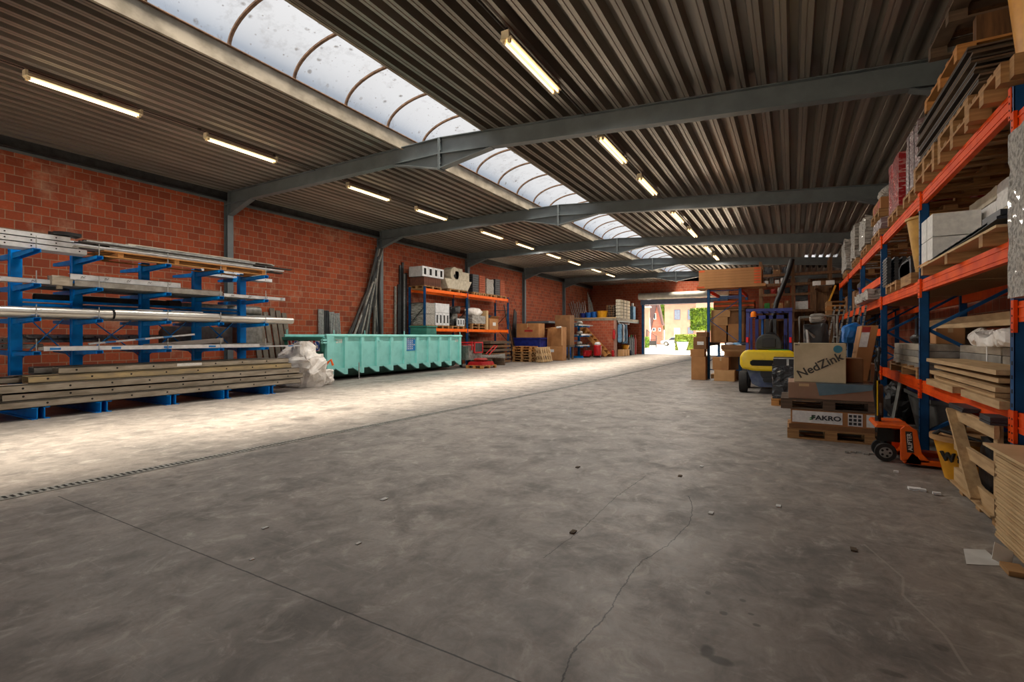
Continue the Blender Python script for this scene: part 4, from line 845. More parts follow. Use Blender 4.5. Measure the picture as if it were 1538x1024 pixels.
mesh('carton_body',t,'cardboard',[bx(-12.75,27.0,0,-11.75,27.02,2.0),bx(-12.75,26.45,0,-11.75,27.0,.02),bx(-12.75,26.45,.02,-12.73,27.0,1.9),bx(-11.77,26.45,.02,-11.75,27.0,2.0),bx(-12.75,26.43,.02,-11.75,26.45,.85)])
mesh('flap',t,'cardboard_light',[bar((-12.72,26.45,1.9),(-12.3,26.3,1.95),.02,.5,up=(0,1,0))]); mesh('flap',t,'cardboard_light',[bar((-11.76,26.44,1.45),(-11.66,26.1,1.45),.01,1.1)]); mesh('paper_label',t,'white_label',[bx(-12.6,26.424,.5,-12.3,26.43,.66)])
carton('tall brown cardboard box standing behind the open one, its top highest of all here',-12.3,28.0,.9,1.0,.7,1.85,m='cardboard_dark',tape=False)
S('timber_table','pallet_dark',[bx(-12.9,27.6,.78,-11.8,28.4,.9),bx(-12.85,27.65,0,-12.75,27.75,.78),bx(-11.95,27.65,0,-11.85,27.75,.78),bx(-12.85,28.25,0,-12.75,28.35,.78),bx(-11.95,28.25,0,-11.85,28.35,.78)],'dark timber table holding the tallest cardboard box','table')
lumps('paper_bundle','crumpled white paper in the top of the open tall box','paper',(-12.1,26.72,1.9),(.18,.15,.07),'paper',33,n=5)
for k in range(3): S('shovel_handle',['dark_metal','timber_brown','black'][k],[bar((-14.2,24.9+.25*k,.02),(-14.9,25.0+.2*k,3.3-.3*k),.05,.05)],'%s pole leaning on the wall beside the third column'%['dark grey','brown','black'][k],'pole')
S('rubber_mat','black',[pr([(25.6,0.0),(26.1,0.0),(26.2,2.9),(25.9,3.1),(25.65,1.6)],'x',-14.75,-14.7)],'black flexible panel leaning on the wall behind the red-printed box','panel')
S('grey_shelf_rail','steel_paint',[bx(-14.95,28.0,2.3,-13.4,33.6,2.42)],'grey steel rail fixed along the wall toward the mezzanine block','rail')
# blue gas cylinder pair
t=T('blue_tank','tall shiny blue pressure tank on feet before the brick mezzanine','tank')
mesh('tank_shell',t,'blue_plastic',[lathe([(.05,.12),(.24,.2),(.29,.34),(.29,1.25),(.24,1.38),(.06,1.44)],24,(-13.05,30.0,0))],smooth=True); mesh('foot_ring',t,'black',[lathe([(.2,0),(.22,.0),(.22,.16),(.2,.16)],20,(-13.05,30,0))]); mesh('valve',t,'galv',[cy((-13.05,30,1.44),(-13.05,30,1.54),.03,10)])
# second, smaller blue cantilever rack with loose profiles before the brick block
c2=T('cantilever_rack','small blue cantilever rack with grey profiles before the brick mezzanine block','storage rack')
for y in (30.6,31.9):
    mesh('column',c2,'blue_rack',[bx(-13.0,y-.06,0,-12.86,y+.06,2.5)])
    mesh('base_foot',c2,'blue_rack',[bx(-12.86,y-.05,0,-12.1,y+.05,.12)])
    for z in (.78,1.5,2.15): mesh('arm',c2,'blue_rack',[bx(-12.86,y-.04,z-.08,-12.15,y+.04,z)])
mesh('tie_rail',c2,'blue_rack',[bx(-12.96,30.66,1.1,-12.9,31.84,1.16)])
rr=random.Random(5)
for z in (.78,1.5,2.15):
    for k in range(6):
        x=-12.8+.11*k; m_=['galv','grey_profile','white_profile','dark_metal'][(k+int(z*2))%4]
        S('loose_profile',m_,[bx(x,30.2+rr.uniform(-.4,.3),z+.0,x+.08,32.2+rr.uniform(-.3,.6),z+.05+.09*rr.random())],'short metal profile on the arms of the small blue rack','profile','short profiles on the small blue rack')
for k,z in enumerate((1.5,2.15)): lumps('film_scrap','crumpled silver film hanging over the small rack, %s arms'%['middle','top'][k],'film',(-12.35,30.6,z+.11),(.2,.16,.1),'film_clear',50+k,n=6)
lumps('film_scrap','crumpled silver film hanging over the lowest arms of the small rack','film',(-12.35,30.6,.88),(.18,.16,.12),'film_clear',53,n=6)
# ---------------------------------------------------------------- brick mezzanine block at the far left corner
mz=T('brick_mezzanine','brick storage block with a concrete slab roof in the far left corner','storage block')
mesh('brick_face',mz,'brick_cross',[bx(-14.98,33.98,0,-11.25,34.2,2.6),bx(-11.25,33.98,0,-11.1,34.3,2.6)])
mesh('end_pier',mz,'render_pink',[bx(-11.1,33.96,0,-10.98,34.35,2.6)])
mesh('slab',mz,'curb',[bx(-14.98,33.95,2.6,-10.9,39.98,2.78)]); mesh('edge_board',mz,'new_wood',[bx(-14.98,33.92,2.74,-10.9,33.95,2.82)])
mesh('roof_rail',mz,'steel_paint',[bx(-10.98,34.3,2.5,-10.9,39.9,2.6)])
st=T('timber_stair','open orange-brown timber stair against the brick block','stair')
for s in (32.7,33.55): mesh('stringer',st,'pallet_amber',[bar((-13.4,s,2.3),(-11.2,s,.08),.04,.26,up=(0,0,1))])
for k in range(8): mesh('tread',st,'pallet_amber',[bx(-13.25+.26*k,32.72,2.05-.265*k,-12.97+.26*k,33.53,2.09-.265*k)])
# things on the slab
for k in range(9): S('steel_pole','galv',[bar((-14.4+.09*k,34.5+.1*k,2.8),(-14.95+.12*k,34.9+.1*k,4.0+.1*(k%3)),.04,.04)],'grey steel pole leaning in the bundle on the mezzanine, left end','pole','steel poles on the mezzanine')
for k in range(5): S('steel_pole','galv_dull',[bar((-13.5+.1*k,35.5,2.8),(-13.9+.08*k,36.1,4.9-.2*k),.04,.04)],'grey pole in the taller bundle behind, on the mezzanine','pole','taller poles on the mezzanine')
def tub(name,label,x,y,z,r,h,m,rim=True,sx=1,sy=1,group=None,cat='tub',r0=.78):
    t=T(name,label,cat,group=group); mesh('tub_shell',t,m,[lathe([(r*r0,0),(r,h),(r*.93,h),(r*r0*.93,.03)],24,(x,y,z),sx=sx,sy=sy)],smooth=True)
    if rim: mesh('rim',t,m,[lathe([(r,h-.03),(r*1.06,h-.03),(r*1.06,h),(r,h)],24,(x,y,z),sx=sx,sy=sy)],smooth=True)
    return t
for k in range(3): tub('plastic_tub','blue plastic tub on the mezzanine, %s from the left'%['first','second','third'][k],-13.8+.45*k,34.9,2.785,.24,.42+.04*k,'blue_plastic' if k else 'deep_blue',group='blue tubs on the mezzanine')
tub('yellow_tub','yellow plastic tub on the mezzanine slab',-12.3,34.9,2.785,.42,.55,'yellow_tub'); 
lumps('grey_heap','dark grey heap of netting between the tubs on the mezzanine','netting',(-12.9,35.2,2.785),(.35,.3,.22),'slate',61)
r=random.Random(12)
for k in range(24): S('firewood_log','pallet_dark' if k%2 else 'timber_brown',[cy((-11.95+.16*(k%4)+.02*r.random(),35.0,2.87+.165*(k//4)),(-11.95+.16*(k%4),35.9,2.87+.165*(k//4)),.078,8)],'end of a dark post in the stacked bundle on the mezzanine','post','stacked posts on the mezzanine')
for k in range(6): S('cream_slab','stone_white',[bx(-11.28,35.0,2.785+.235*k,-10.6 if False else -10.92,37.4,2.785+.235*k+.2)]+[bx(-10.92,y,2.785+.235*k,-10.915,y+.05,2.785+.235*k+.2) for y in (35.4,36.9)],'cream panel in the strapped stack at the mezzanine edge','panel','cream panels at the mezzanine edge')
for k in range(2): S('strap','black',[bx(-10.914,35.7+.8*k,2.785,-10.905,35.8+.8*k,4.2)],'black upright strap over the cream panels, %s'%['left','right'][k],'strap')
t=T('water_cooler','pale blue plastic container with a cap at the mezzanine end','container'); mesh('bottle_body',t,'cloth_blue',[bx(-11.3,38.4,2.785,-10.95,39.1,3.85)],bevel=.05); mesh('bottle_cap',t,'white',[cy((-11.1,38.7,3.85),(-11.1,38.7,4.1),.1,12)])
# things under / before the slab
def extinguisher(label,x,y,z,h=.6,r=.085,group=None):
    t=T('fire_extinguisher',label,'fire extinguisher',group=group)
    mesh('cylinder',t,'red',[lathe([(r*.9,0),(r,.03),(r,h*.8),(r*.5,h*.92),(r*.25,h*.94)],16,(x,y,z))],smooth=True); mesh('valve_head',t,'black',[cy((x,y,z+h*.93),(x,y,z+h),.025,8),bx(x-.02,y-.09,z+h,x+.02,y+.02,z+h+.02)]); mesh('hose',t,'black',[tube([(x,y,z+h),(x+.1,y-.02,z+h*.9),(x+.11,y-.02,z+h*.5)],.012,6)])
extinguisher('red fire extinguisher hung on the brick pier of the mezzanine',-11.04,33.86,1.25,.72,.1); extinguisher('red fire extinguisher standing on the floor at the pier foot',-11.1,33.8,0,.5,.1)
t=T('industrial_vacuum','red cylindrical industrial vacuum with a black head before the stair','vacuum cleaner'); mesh('drum',t,'red',[lathe([(.24,.12),(.27,.2),(.27,.8),(.22,.85)],20,(-11.6,32.0,0))],smooth=True); mesh('motor_head',t,'white',[lathe([(.2,.85),(.22,.95),(.12,1.05)],18,(-11.6,32,0))]); mesh('wheels',t,'black',[cy((-11.85,31.9,.08),(-11.35,31.9,.08),.08,12)])
t=T('floor_machine','small black and red machine left of the red vacuum cleaner','machine'); mesh('machine_body',t,'red',[crump(-12.4,31.3,.08,-11.95,31.8,.5,3,.05,6)]); mesh('handle',t,'black',[tube([(-12.2,31.5,.45),(-12.25,31.7,1.0),(-12.1,31.7,1.05)],.03,8)]); mesh('wheels',t,'black',[cy((-12.4,31.5,.1),(-11.95,31.5,.1),.1,12)])
for k in range(6): S('hanging_jacket',['cloth_blue','cloth_dark','cloth_white','cloth_blue','cloth_dark','cloth_blue'][k],[crump(-11.0+.0,34.5+.28*k,1.0-.1*(k%2),-10.72,34.72+.28*k,2.35,70+k,.06,6,rnd=.25)],'%s work garment hanging under the mezzanine, %s from the left'%(['blue','dark','white','pale blue','dark','blue'][k],['first','second','third','fourth','fifth','sixth'][k]),'garment','work garments on the rail')
S('clothes_rail','galv',[cy((-10.86,34.36,2.38),(-10.86,37,2.38),.015,8),bx(-10.88,34.4,2.38,-10.84,34.44,2.5),bx(-10.88,36.9,2.38,-10.84,36.94,2.5)],'steel clothes rail under the mezzanine edge','rail')
for k in range(4):
    x,y=-10.95+.02*k,37.3+.45*k; 
    t=T('gas_cylinder','grey gas cylinder with a %s top under the mezzanine'%['red','green','black','dark red'][k],'gas cylinder'); mesh('cylinder',t,'gas_grey' if k<3 else 'red_dull',[lathe([(.11,0),(.115,1.2),(.06,1.38),(.03,1.42)],16,(x,y,0))],smooth=True); mesh('cap',t,['red','green_logo','black','red_dull'][k],[cy((x,y,1.42),(x,y,1.56),.05,10)])
tub('yellow_crate','yellow plastic crate on the cartons under the mezzanine',-10.9,36.1,.5,.3,.3,'yellow_tub',rim=False,cat='crate')
for k in range(3): carton('brown carton on the floor below the garments, %s'%['nearest the pier','in the middle','nearest the gas cylinders'][k],-10.85,34.9+.6*k,0,.4,.5,.48,m='cardboard_light')
lumps('dark_bag','dark cloth bag on the floor between the cartons and gas cylinders','bag',(-10.8,36.9,0),(.18,.25,.2),'cloth_dark',88)
# ---------------------------------------------------------------- long pallet rack on the right
rr_=T('pallet_rack','long dark blue and orange pallet rack filling the right side of the hall','storage rack')
FX,BX2=1.4,2.45; RYS=[1.9,4.78,7.7,10.72,13.7,16.6,19.5]; ZL,ZM,ZT=.87,2.10,3.17
for y in RYS:
    upright(rr_,FX,y,3.2); upright(rr_,BX2,y,3.2,hole=False)
    zz=.25; s=1
    while zz<2.6:
        a,b=((FX+.04,zz),(BX2-.04,zz+.62)) if s>0 else ((BX2-.04,zz),(FX+.04,zz+.62))
        mesh('brace',rr_,'navy_rack',[bar((a[0],y,a[1]),(b[0],y,b[1]),.035,.06,up=(0,1,0))]); zz+=.62; s=-s
    mesh('foot_plate',rr_,'navy_rack',[bx(FX-.08,y-.06,0,FX+.08,y+.06,.008)])
for a,b in zip(RYS,RYS[1:]):
    for z in (ZL,ZM,ZT):
        if a==1.9 and z!=ZL: z={ZM:1.65,ZT:2.98}[z]
        if z==ZL and a>11: continue
        for x,s in ((FX,-1),(BX2,1)):
            h=.145
            cb=mesh('cross_beam',rr_,'orange_beam',[bx(x-.025,a+.045,z-h,x+.025,b-.045,z)]+([bx(x-.03,a+.05,z-h+.03,x-.025,b-.05,z-h+.045),bx(x-.03,a+.05,z-.045,x-.025,b-.05,z-.03)] if s<0 else []))
            if s<0:
                for yy in (a,b):
                    e=1 if yy==a else -1
                    if yy==1.9: continue
                    mesh('connector',cb,['orange_beam','hole'],[bx(x-.052,min(yy,yy+e*.05),z-.22,x-.03,max(yy,yy+e*.05),z+.01)]+[cy((x-.054,yy+e*.025,z-.2+.05*i),(x-.052,yy+e*.025,z-.2+.05*i),.008,6,mi=1) for i in range(4)])
    if 4<a<11: mesh('shelf_board',rr_,'chipboard',[bx(FX+.03,a+.05,ZM-.02,BX2-.03,b-.05,ZM)])
mesh('cross_beam',rr_,'orange_beam',[bx(FX-.025,10.77,1.42,FX+.025,13.65,1.55)]); mesh('cross_beam',rr_,'orange_beam',[bx(FX-.025,10.77,2.36,FX+.025,13.65,2.49)]) 
# ---- top level
def rp(lab,y,z,L=1.2,W=.9,m='pallet_wood',x=1.93,grp=None): return pallet(lab,x,y,z,L,W,m=m,group=grp)
rp('wooden pallet on the top rack level at the right picture edge, under the yellow tub',5.05,ZT,1.2,.8,x=1.86)
tub('yellow_tub','yellow tub on the pallet at the top right corner of the picture',1.70,4.70,ZT+.146,.42,.95,'yellow_tub')
S('tub_bearer','pallet_wood',[bx(1.3,4.2,ZT,2.3,4.3,ZT+.144),bx(1.3,4.55,ZT,2.3,4.63,ZT+.144)],'timber bearer under the yellow tub on the top rack level','timber')
for j in range(2): 
    for i,y in enumerate((6.05,7.2)): rp('wooden pallet under the dark sheets on the top rack level, %s, %s'%(['lower','upper'][j],['nearer','farther'][i]),y,ZT+.1465*j,1.2,1.0,m='pallet_wood',x=1.9)
for y in (5.35,):pass
r=random.Random(21)
for k in range(11):
    S('dark_sheet','dark_tube' if k%2 else 'pallet_dark',[pr([(1.32+.012*(k%3),ZT+.30+.045*k),(2.4,ZT+.30+.045*k),(2.4,ZT+.318+.045*k),(1.32+.012*(k%3),ZT+.318+.045*k)],'y',5.35+.05*r.random()+.03*k,7.7-.10*r.random())],'thin dark board in the thick stack on the top rack level','board','dark boards on the top rack level')
    S('spacer_batten','pallet_dark',[bx(1.5,6.4,ZT+.319+.045*k,2.3,6.5,ZT+.344+.045*k)],'thin batten between two dark boards on the top rack level','batten','battens between the dark boards')
rp('amber wooden pallet on top of the dark boards',6.75,ZT+.85,1.2,1.3,m='pallet_amber',x=1.95)
rp('dark pallet stacked highest under the roof at the top right',6.2,ZT+1.25,1.2,1.5,m='pallet_dark',x=1.9)
for k in range(2): S('timber_bearer','timber_brown',[bx(1.5,6.15+.75*k,ZT+.994,2.3,6.25+.75*k,ZT+1.25)],'dark timber bearer between the two uppermost pallets, %s'%['nearer','farther'][k],'timber')
S('brown_bundle','timber_brown',[crump(1.4,5.6,ZT+1.396,2.3,6.8,ZT+1.56,31,.03,6)],'dark brown bundle on the highest pallet under the roof','bundle')
rp('pallet under the grey wrapped stack, top rack level',8.15,ZT,1.2,.85); rp('pallet under the red wrapped stack, top rack level',9.4,ZT,1.2,.85)
wrapped('tall grey film-wrapped stack on the top rack level before the red one',1.36,7.8,ZT+.146,2.35,8.55,ZT+.95,'film_purple',3,.03,straps=True)
wrapped('red and white film-wrapped stack on the top rack level',1.34,8.95,ZT+.146,2.35,9.8,ZT+.93,'film_red',4,.03)
S('black_cover','black',[crump(1.45,7.9,ZT+.955,2.3,8.5,ZT+1.02,5,.02,5)],'black cover lying on the grey wrapped stack','cover')
rp('lower pallet of the roof-window carton stack, top rack level',11.2,ZT,1.2,1.0); 
wrapped('flat purple-grey wrapped pack between two pallets on the top level',1.36,10.75,ZT+.146,2.3,11.75,ZT+.36,'film_purple',6,.02)
rp('upper pallet carrying the red-printed carton, top rack level',11.25,ZT+.37,1.2,1.0)
t=T('roof_window_carton','flat brown carton with red panel lettered VELUX on the upper pallet','cardboard box'); mesh('carton_body',t,'cardboard',[bx(1.36,10.78,ZT+.517,2.3,11.75,ZT+.72)],bevel=.006); mesh('red_panel',t,'red_dull',[bx(1.356,10.9,ZT+.55,1.36,11.6,ZT+.68),bx(1.5,10.776,ZT+.56,2.1,10.78,ZT+.68)])
text('lettering',t,'VELUX','cardboard',(1.8,10.775,ZT+.62),FRONT,.13,.001,.003,1.2); text('lettering',t,'VELUX','cardboard',(1.355,11.25,ZT+.615),LEFTF,.12,.001,.003,1.2)
lumps('plastic_heap','grey-green plastic heap on the carton with the red panel','plastic sheet',(1.8,11.2,ZT+.721),(.42,.5,.13),'film_clear',41)
rp('pallet of the wrapped grey stack, third bay of the top level',12.9,ZT,1.2,1.0); wrapped('grey film-wrapped stack slumping sideways on the top level, nearer one',1.3,12.4,ZT+.146,2.3,13.4,ZT+.75,'film_clear',7,.07)
rp('pallet of the farther wrapped grey stack on the top level',14.8,ZT,1.2,1.0); wrapped('grey film-wrapped stack slumping sideways on the top level, middle one',1.3,14.3,ZT+.146,2.3,15.3,ZT+.95,'film_clear',8,.08)
rp('pallet near the far end of the top rack level',17.4,ZT,1.2,1.0); wrapped('grey film-wrapped stack at the far end of the top rack level',1.3,16.9,ZT+.146,2.3,17.9,ZT+1.05,'film_clear',9,.08)
# ---- middle level
S('long_board','plywood',[bx(1.29,4.85,ZM+.10,1.77,7.3,ZM+.12)],'long flat board reaching out over the middle rack beam, dark slates on it','board')
for i,y in enumerate((5.1,6.1,7.1)): S('timber_bearer','pallet_wood',[bx(1.28,y,ZM+.001,1.75,y+.09,ZM+.099)],'short timber bearer under the long board, %s'%ORD[i],'timber')
for k in range(9): 
    y=4.95+.2*k; S('slate_slab','slate',[bar((1.52,y,ZM+.157+.004*(8-k)),(1.52,y+.62,ZM+.132+.004*(8-k)),.40,.022)] ,'dark slate slab in the overlapping row on the long board','slab','dark slates on the long board')
S('slate_slab','slate',[crump(1.34,4.95,ZM+.205,1.70,5.35,ZM+.25,3,.01,4)],'thick dark slab at the near end of the slate row','slab')
rp('pallet under the white paper sacks, middle rack level',7.0,ZM,.72,1.1,x=2.12)
for j in range(5):
    for i in range(3): S('paper_sack','white_label' if (i+j)%3 else 'stone_white',[crump(1.78,4.95+.88*i,ZM+.148+.135*j,2.4,5.8+.88*i,ZM+.148+.135*j+.13,60+i+5*j,.02,6)],'pale paper sack in the layered stack on the middle rack level','sack','pale sacks on the middle level',smooth=False)
for j in range(4): S('white_carton','white_label',[bx(1.34,7.25-.28*(j%2),ZM+.147+.26*(j//2),1.74,7.5-.28*(j%2),ZM+.147+.26*(j//2)+.25)],'small white printed carton at the front corner of the sacks, %s'%['lower far','lower near','upper far','upper near'][j],'cardboard box','white cartons before the sacks')
S('timber_bearer','pallet_amber',[bx(1.3,6.95,ZM+.125,1.74,7.5,ZM+.145)],'thin timber board under the small white cartons','timber')
tub('tan_tub','tall tan plastic tub standing on the middle rack level',1.62,8.45,ZM+.14,.27,.76,'tan_tub',r0=.62)
S('slat_stack','pallet_wood',[bx(1.34,8.1,ZM,1.95,8.8,ZM+.05),bx(1.34,8.1,ZM+.05,1.44,8.8,ZM+.14),bx(1.85,8.1,ZM+.05,1.95,8.8,ZM+.14),bx(1.44,8.3,ZM+.05,1.85,8.6,ZM+.14)],'low timber platform under the tall tan tub','platform')
rp('pallet with dark tiles on the middle level, left of the tan tub',9.55,ZM,1.2,.95)
for k in range(7): S('dark_tile','slate',[bar((1.5,9.1+.1*k,ZM+.146),(1.5,9.16+.1*k,ZM+.42),.34,.035,up=(1,0,0))],'dark roof tile standing in the row left of the tan tub','tile','dark tiles on the middle level')
rp('pallet with standing ribbed tiles in the second bay of the middle level',10.3,ZM,1.0,.5)
for k in range(8): S('ribbed_tile','dark_metal',[bx(1.36+.1*k,10.1,ZM+.146,1.36+.1*k+.05,10.5,ZM+.62)]+[bx(1.35+.1*k,10.09,ZM+.17+.05*i,1.37+.1*k+.05,10.51,ZM+.19+.05*i) for i in range(9)],'ribbed dark tile standing upright on the middle level','tile','ribbed tiles on the middle level')
wrapped('pale crumpled film-wrapped pack hanging over the middle beam, third bay',1.2,11.2,ZM+.001,2.2,13.2,ZM+.18,'film_clear',12,.07,14)
t=tub('blue_drum','blue drum with a dark lid on the middle rack level',1.75,14.6,ZM+.0,.34,.5,'deep_blue',r0=.95,cat='drum'); mesh('lid',t,'dark_metal',[lathe([(.37,.5),(.37,.58),(.28,.68),(.05,.72)],20,(1.75,14.6,ZM))],smooth=True)
for k in range(4): carton('brown cardboard box on the middle level near the rack end, %s'%ORD[k],1.85,15.3+1.05*k,ZM+.0,.8,.7,.45+.1*(k%2),m='cardboard_dark')
# ---- low level
S('long_timber_box','new_wood',[bx(1.9,4.9,1.52,2.3,10.2,1.66)],'long pale timber beam lying far back on the low rack level','timber')
for k in range(2): S('timber_bearer','pallet_dark',[bx(1.85,5.6+3.6*k,.875,2.35,5.75+3.6*k,1.52)],'dark upright timber stand under the long pale beam, %s'%['nearer','farther'][k],'timber')
rng=random.Random(9)
G='grey long packs on the low rack level'
for j in range(4):
    for i in range(3):
        y0=7.82+.02*rng.random() if i==0 else 4.95
        S('long_pack','formwork' if (i+j)%2 else 'grey_profile',[bx(1.42 if i==0 else (1.5 if y0>6 else 1.72)+.0,7.85 if i==0 else 5.0+1.35*(i-1),.97+.085*j,1.84 if i else 1.86,9.95-.04*j if i==0 else 5.0+1.35*(i-1)+1.3,.97+.085*j+.08)],'grey-beige flat carton in the layered long packs on the low level','flat pack',G,bevel=.004)
rp('low pallet under the grey long packs at the low level',8.9,ZL,.5,2.0,x=1.62); S('timber_bearer','timber_brown',[bx(1.66,4.95,ZL,1.85,7.6,.968)],'brown timber under the near grey long packs','timber')
for k in range(2): S('strap','white',[bx(1.715,5.55+1.15*k,.97,1.719,5.58+1.15*k,1.315),bx(1.719,5.55+1.15*k,1.311,1.84,5.58+1.15*k,1.315)],'white packing strap around the grey long packs, %s'%['nearer','farther'][k],'strap')
lumps('white_sheet','crumpled white plastic sheet on the grey long packs','plastic sheet',(1.72,6.15,1.312),(.2,.62,.06),'film_white',44,n=16,amp=.09,rnd=.5)
carton('small brown cardboard box on the grey long packs behind the second upright',1.7,8.1,1.312,.28,.3,.2,m='cardboard')
lumps('dark_helmet','dark rounded bag with a white spot beside the small cardboard box','bag',(1.6,8.75,1.312),(.16,.22,.07),'black',45,n=6)
for k,(x0,y0,y1,z0,z1) in enumerate([(1.16,4.85,7.35,1.115,1.165),(1.2,4.95,7.2,1.05,1.10),(1.17,4.9,7.25,.985,1.035),(1.22,5.1,7.3,.93,.975)]):
    S('new_plank','new_wood',[bar((x0+.34,y1-.15,z1-.025),(x0+.30,y0,z1-.025),.34,.036)],'pale new plank on the low rack level, %s of the pile'%['topmost','second from top','third from top','lowest'][k],'plank','pale planks on the low level')
for k in range(2): S('square_timber','new_wood',[bx(1.31,4.86+1.2*k,.871,1.42,5.8+1.3*k,.932)],'square pale timber under the plank pile, its end sticking out, %s'%ORD[k],'timber')
text('stamp',bpy.data.objects['new_plank'],'HE 28.8','stencil',(1.42,6.9,1.159),(0,0,-PI/2),.07,.0008,.001)
lumps('white_glove','small white glove on the grey long packs near the picture edge','glove',(1.76,5.05,1.312),(.05,.06,.045),'white',46,n=5)
# ---- floor level under the rack
t=T('grey_bin','large grey plastic bin with a blue lid under the low rack beam','bin')
mesh('bin_shell',t,'grey_bin',[([(1.62,8.0,.02),(2.3,8.0,.02),(2.3,9.4,.02),(1.62,9.4,.02),(1.52,7.88,.58),(2.38,7.88,.58),(2.38,9.5,.58),(1.52,9.5,.58)],[(0,1,2,3),(4,7,6,5),(0,4,5,1),(1,5,6,2),(2,6,7,3),(3,7,4,0)],0)],bevel=.02)
mesh('bin_rim',t,'grey_bin',[bx(1.49,7.85,.56,2.4,9.52,.61)]); mesh('bin_lid',t,'deep_blue',[crump(1.52,7.88,.612,2.38,9.5,.70,2,.015,8)])
t=T('grey_bin','second grey bin under the rack with a round blue sticker, nearer the camera','bin')
mesh('bin_shell',t,'grey_bin',[([(1.7,6.95,.088),(2.3,6.95,.088),(2.3,7.5,.088),(1.7,7.5,.088),(1.62,6.86,.58),(2.38,6.86,.58),(2.38,7.6,.58),(1.62,7.6,.58)],[(0,1,2,3),(4,7,6,5),(0,4,5,1),(1,5,6,2),(2,6,7,3),(3,7,4,0)],0)],bevel=.02); mesh('sticker',t,'sign_blue',[cy((1.9,6.872,.48),(1.9,6.86,.48),.055,20)],label='round blue sticker')
S('leaning_plate','galv_dull',[bar((1.38,9.75,.01),(1.5,9.82,.72),.02,.24,up=(0,1,0))],'light grey plate leaning against the large grey bin','plate')
for k in range(4): lumps('black_sack','black sack in the dark space under the second rack bay, %s'%ORD[k],'sack',(1.65+.35*(k%2),10.3+.75*k,0),(.3,.36,.33+.05*(k%2)),'black',90+k)
# yellow tub with letters
t=T('lettered_tub','yellow plastic tub lettered WSD standing on the floor at the rack','tub')
mesh('tub_shell',t,'yellow_tub',[lathe([(.17,0),(.2,.02),(.29,.42),(.26,.42),(.16,.03)],28,(1.5,6.28,0))],smooth=True); mesh('rim',t,'pallet_wood',[lathe([(.28,.40),(.315,.40),(.315,.445),(.27,.445)],28,(1.5,6.28,0))],smooth=True)
for i,chr_ in enumerate('WSD'):
    a=3.80+.40*i; text('letter',t,chr_,'black',(1.5+.262*math.cos(a),6.28+.262*math.sin(a),.25),(PI/2+.20,0,a+PI/2),.12,.012,.004)
mesh('handle_strap',t,'black',[tube([(1.22,6.28,.44),(1.24,6.15,.5),(1.4,6.05,.47),(1.5,5.98,.44)],.02,8)])
S('coiled_hose','pallet_wood',[tube([(1.5+.2*math.cos(a*.5),6.28+.2*math.sin(a*.5),.36+.004*a) for a in range(0,30)],.03,8)],'tan coil of hose inside the yellow lettered tub','hose',smooth=True)
# timber frame crate
t=T('timber_crate','open pale timber crate with a diagonal brace and black contents','crate')
def bd(n,p,q,w,h): mesh(n,t,'new_wood',[bar(p,q,w,h,up=(0,0,1))])
cxs=1.30; ya,yb=4.92,5.9
bd('top_rail',(cxs,yb,.70),(cxs,ya-.05,.70),.03,.10); bd('middle_rail',(cxs,yb,.42),(cxs,ya-.05,.42),.03,.09); bd('bottom_rail',(cxs,yb,.15),(cxs,ya-.05,.15),.03,.12)
mesh('corner_post',t,'new_wood',[bx(cxs+.016,yb-.1,.08,cxs+.05,yb-.02,.75)]); mesh('corner_post',t,'new_wood',[bx(cxs+.016,ya,.08,cxs+.05,ya+.08,.75)])
mesh('diagonal_brace',t,'new_wood',[bar((cxs-.03,yb-.02,.74),(cxs-.03,ya+.25,.12),.03,.09,up=(1,0,0))]); 
mesh('floor_board',t,'new_wood',[bx(cxs-.04,ya-.06,.07,2.05,yb+.02,.088)])
for y in (5.75,5.3,4.92): mesh('foot_block',t,'pallet_wood',[bx(cxs,y-.05,0,cxs+.14,y+.05,.07)])
mesh('back_post',t,'new_wood',[bx(1.96,yb-.1,.09,2.0,yb-.02,.75)]); mesh('back_rail',t,'new_wood',[bx(1.96,ya,.65,2.0,yb,.74)])
for k in range(4): lumps('black_casting','black ribbed part inside the open timber crate, %s'%['front left','front right','rear left','rear right'][k],'part',(1.56+.26*(k//2),5.6-.44*(k%2),.089),(.13,.22,.23),'black',100+k,n=7,rnd=.3)
for k in range(3): S('slate_offcut','slate',[crump(1.26,5.55-.02*k,.752+.014*k,1.52,5.95,.764+.014*k,5+k,.003,4)],'dark slate offcut on the crate top rail, far end, %s'%['bottom','middle','top'][k],'slab','slates on the crate, far end')
for k in range(3): S('slate_offcut','slate',[crump(1.26,4.86,.752+.02*k,1.5,5.1,.77+.02*k,15+k,.003,4)],'dark slate offcut on the crate top rail, near end, %s'%['bottom','middle','top'][k],'slab','slates on the crate, near end')
# plywood stack at the right picture edge
N_=34
for k in range(N_): S('plywood_sheet','plywood' if k%2 else 'new_wood',[bx(1.2+.004*((k*7)%3),2.2,.045+.0178*k,2.4,4.54-.004*((k*5)%4),.045+.0178*k+.0158)],'plywood sheet in the stack at the right edge of the picture','plywood sheet','plywood sheets in the stack')
for k,y in enumerate((2.6,3.5,4.3)): S('bearer','pallet_amber',[bx(1.24,y,0,2.35,y+.09,.045)],'timber bearer under the plywood stack, %s'%ORD[k],'timber')
S('top_sheet','plywood',[bx(1.15,2.15,.045+.0178*N_,2.42,4.58,.063+.0178*N_)],'slightly larger top sheet covering the plywood stack','plywood sheet')
S('paper_sheet','paper',[pr([(.93,4.0),(1.12,4.08),(1.10,4.33),(.98,4.28)],'z',.001,.003)],'flat sheet of paper lying on the floor before the plywood stack','paper')
S('paper_card','white',[bar((1.12,4.12,.0),(1.16,4.22,.075),.10,.003,up=(0,1,0))],'small bent white card standing beside the paper sheet','paper')
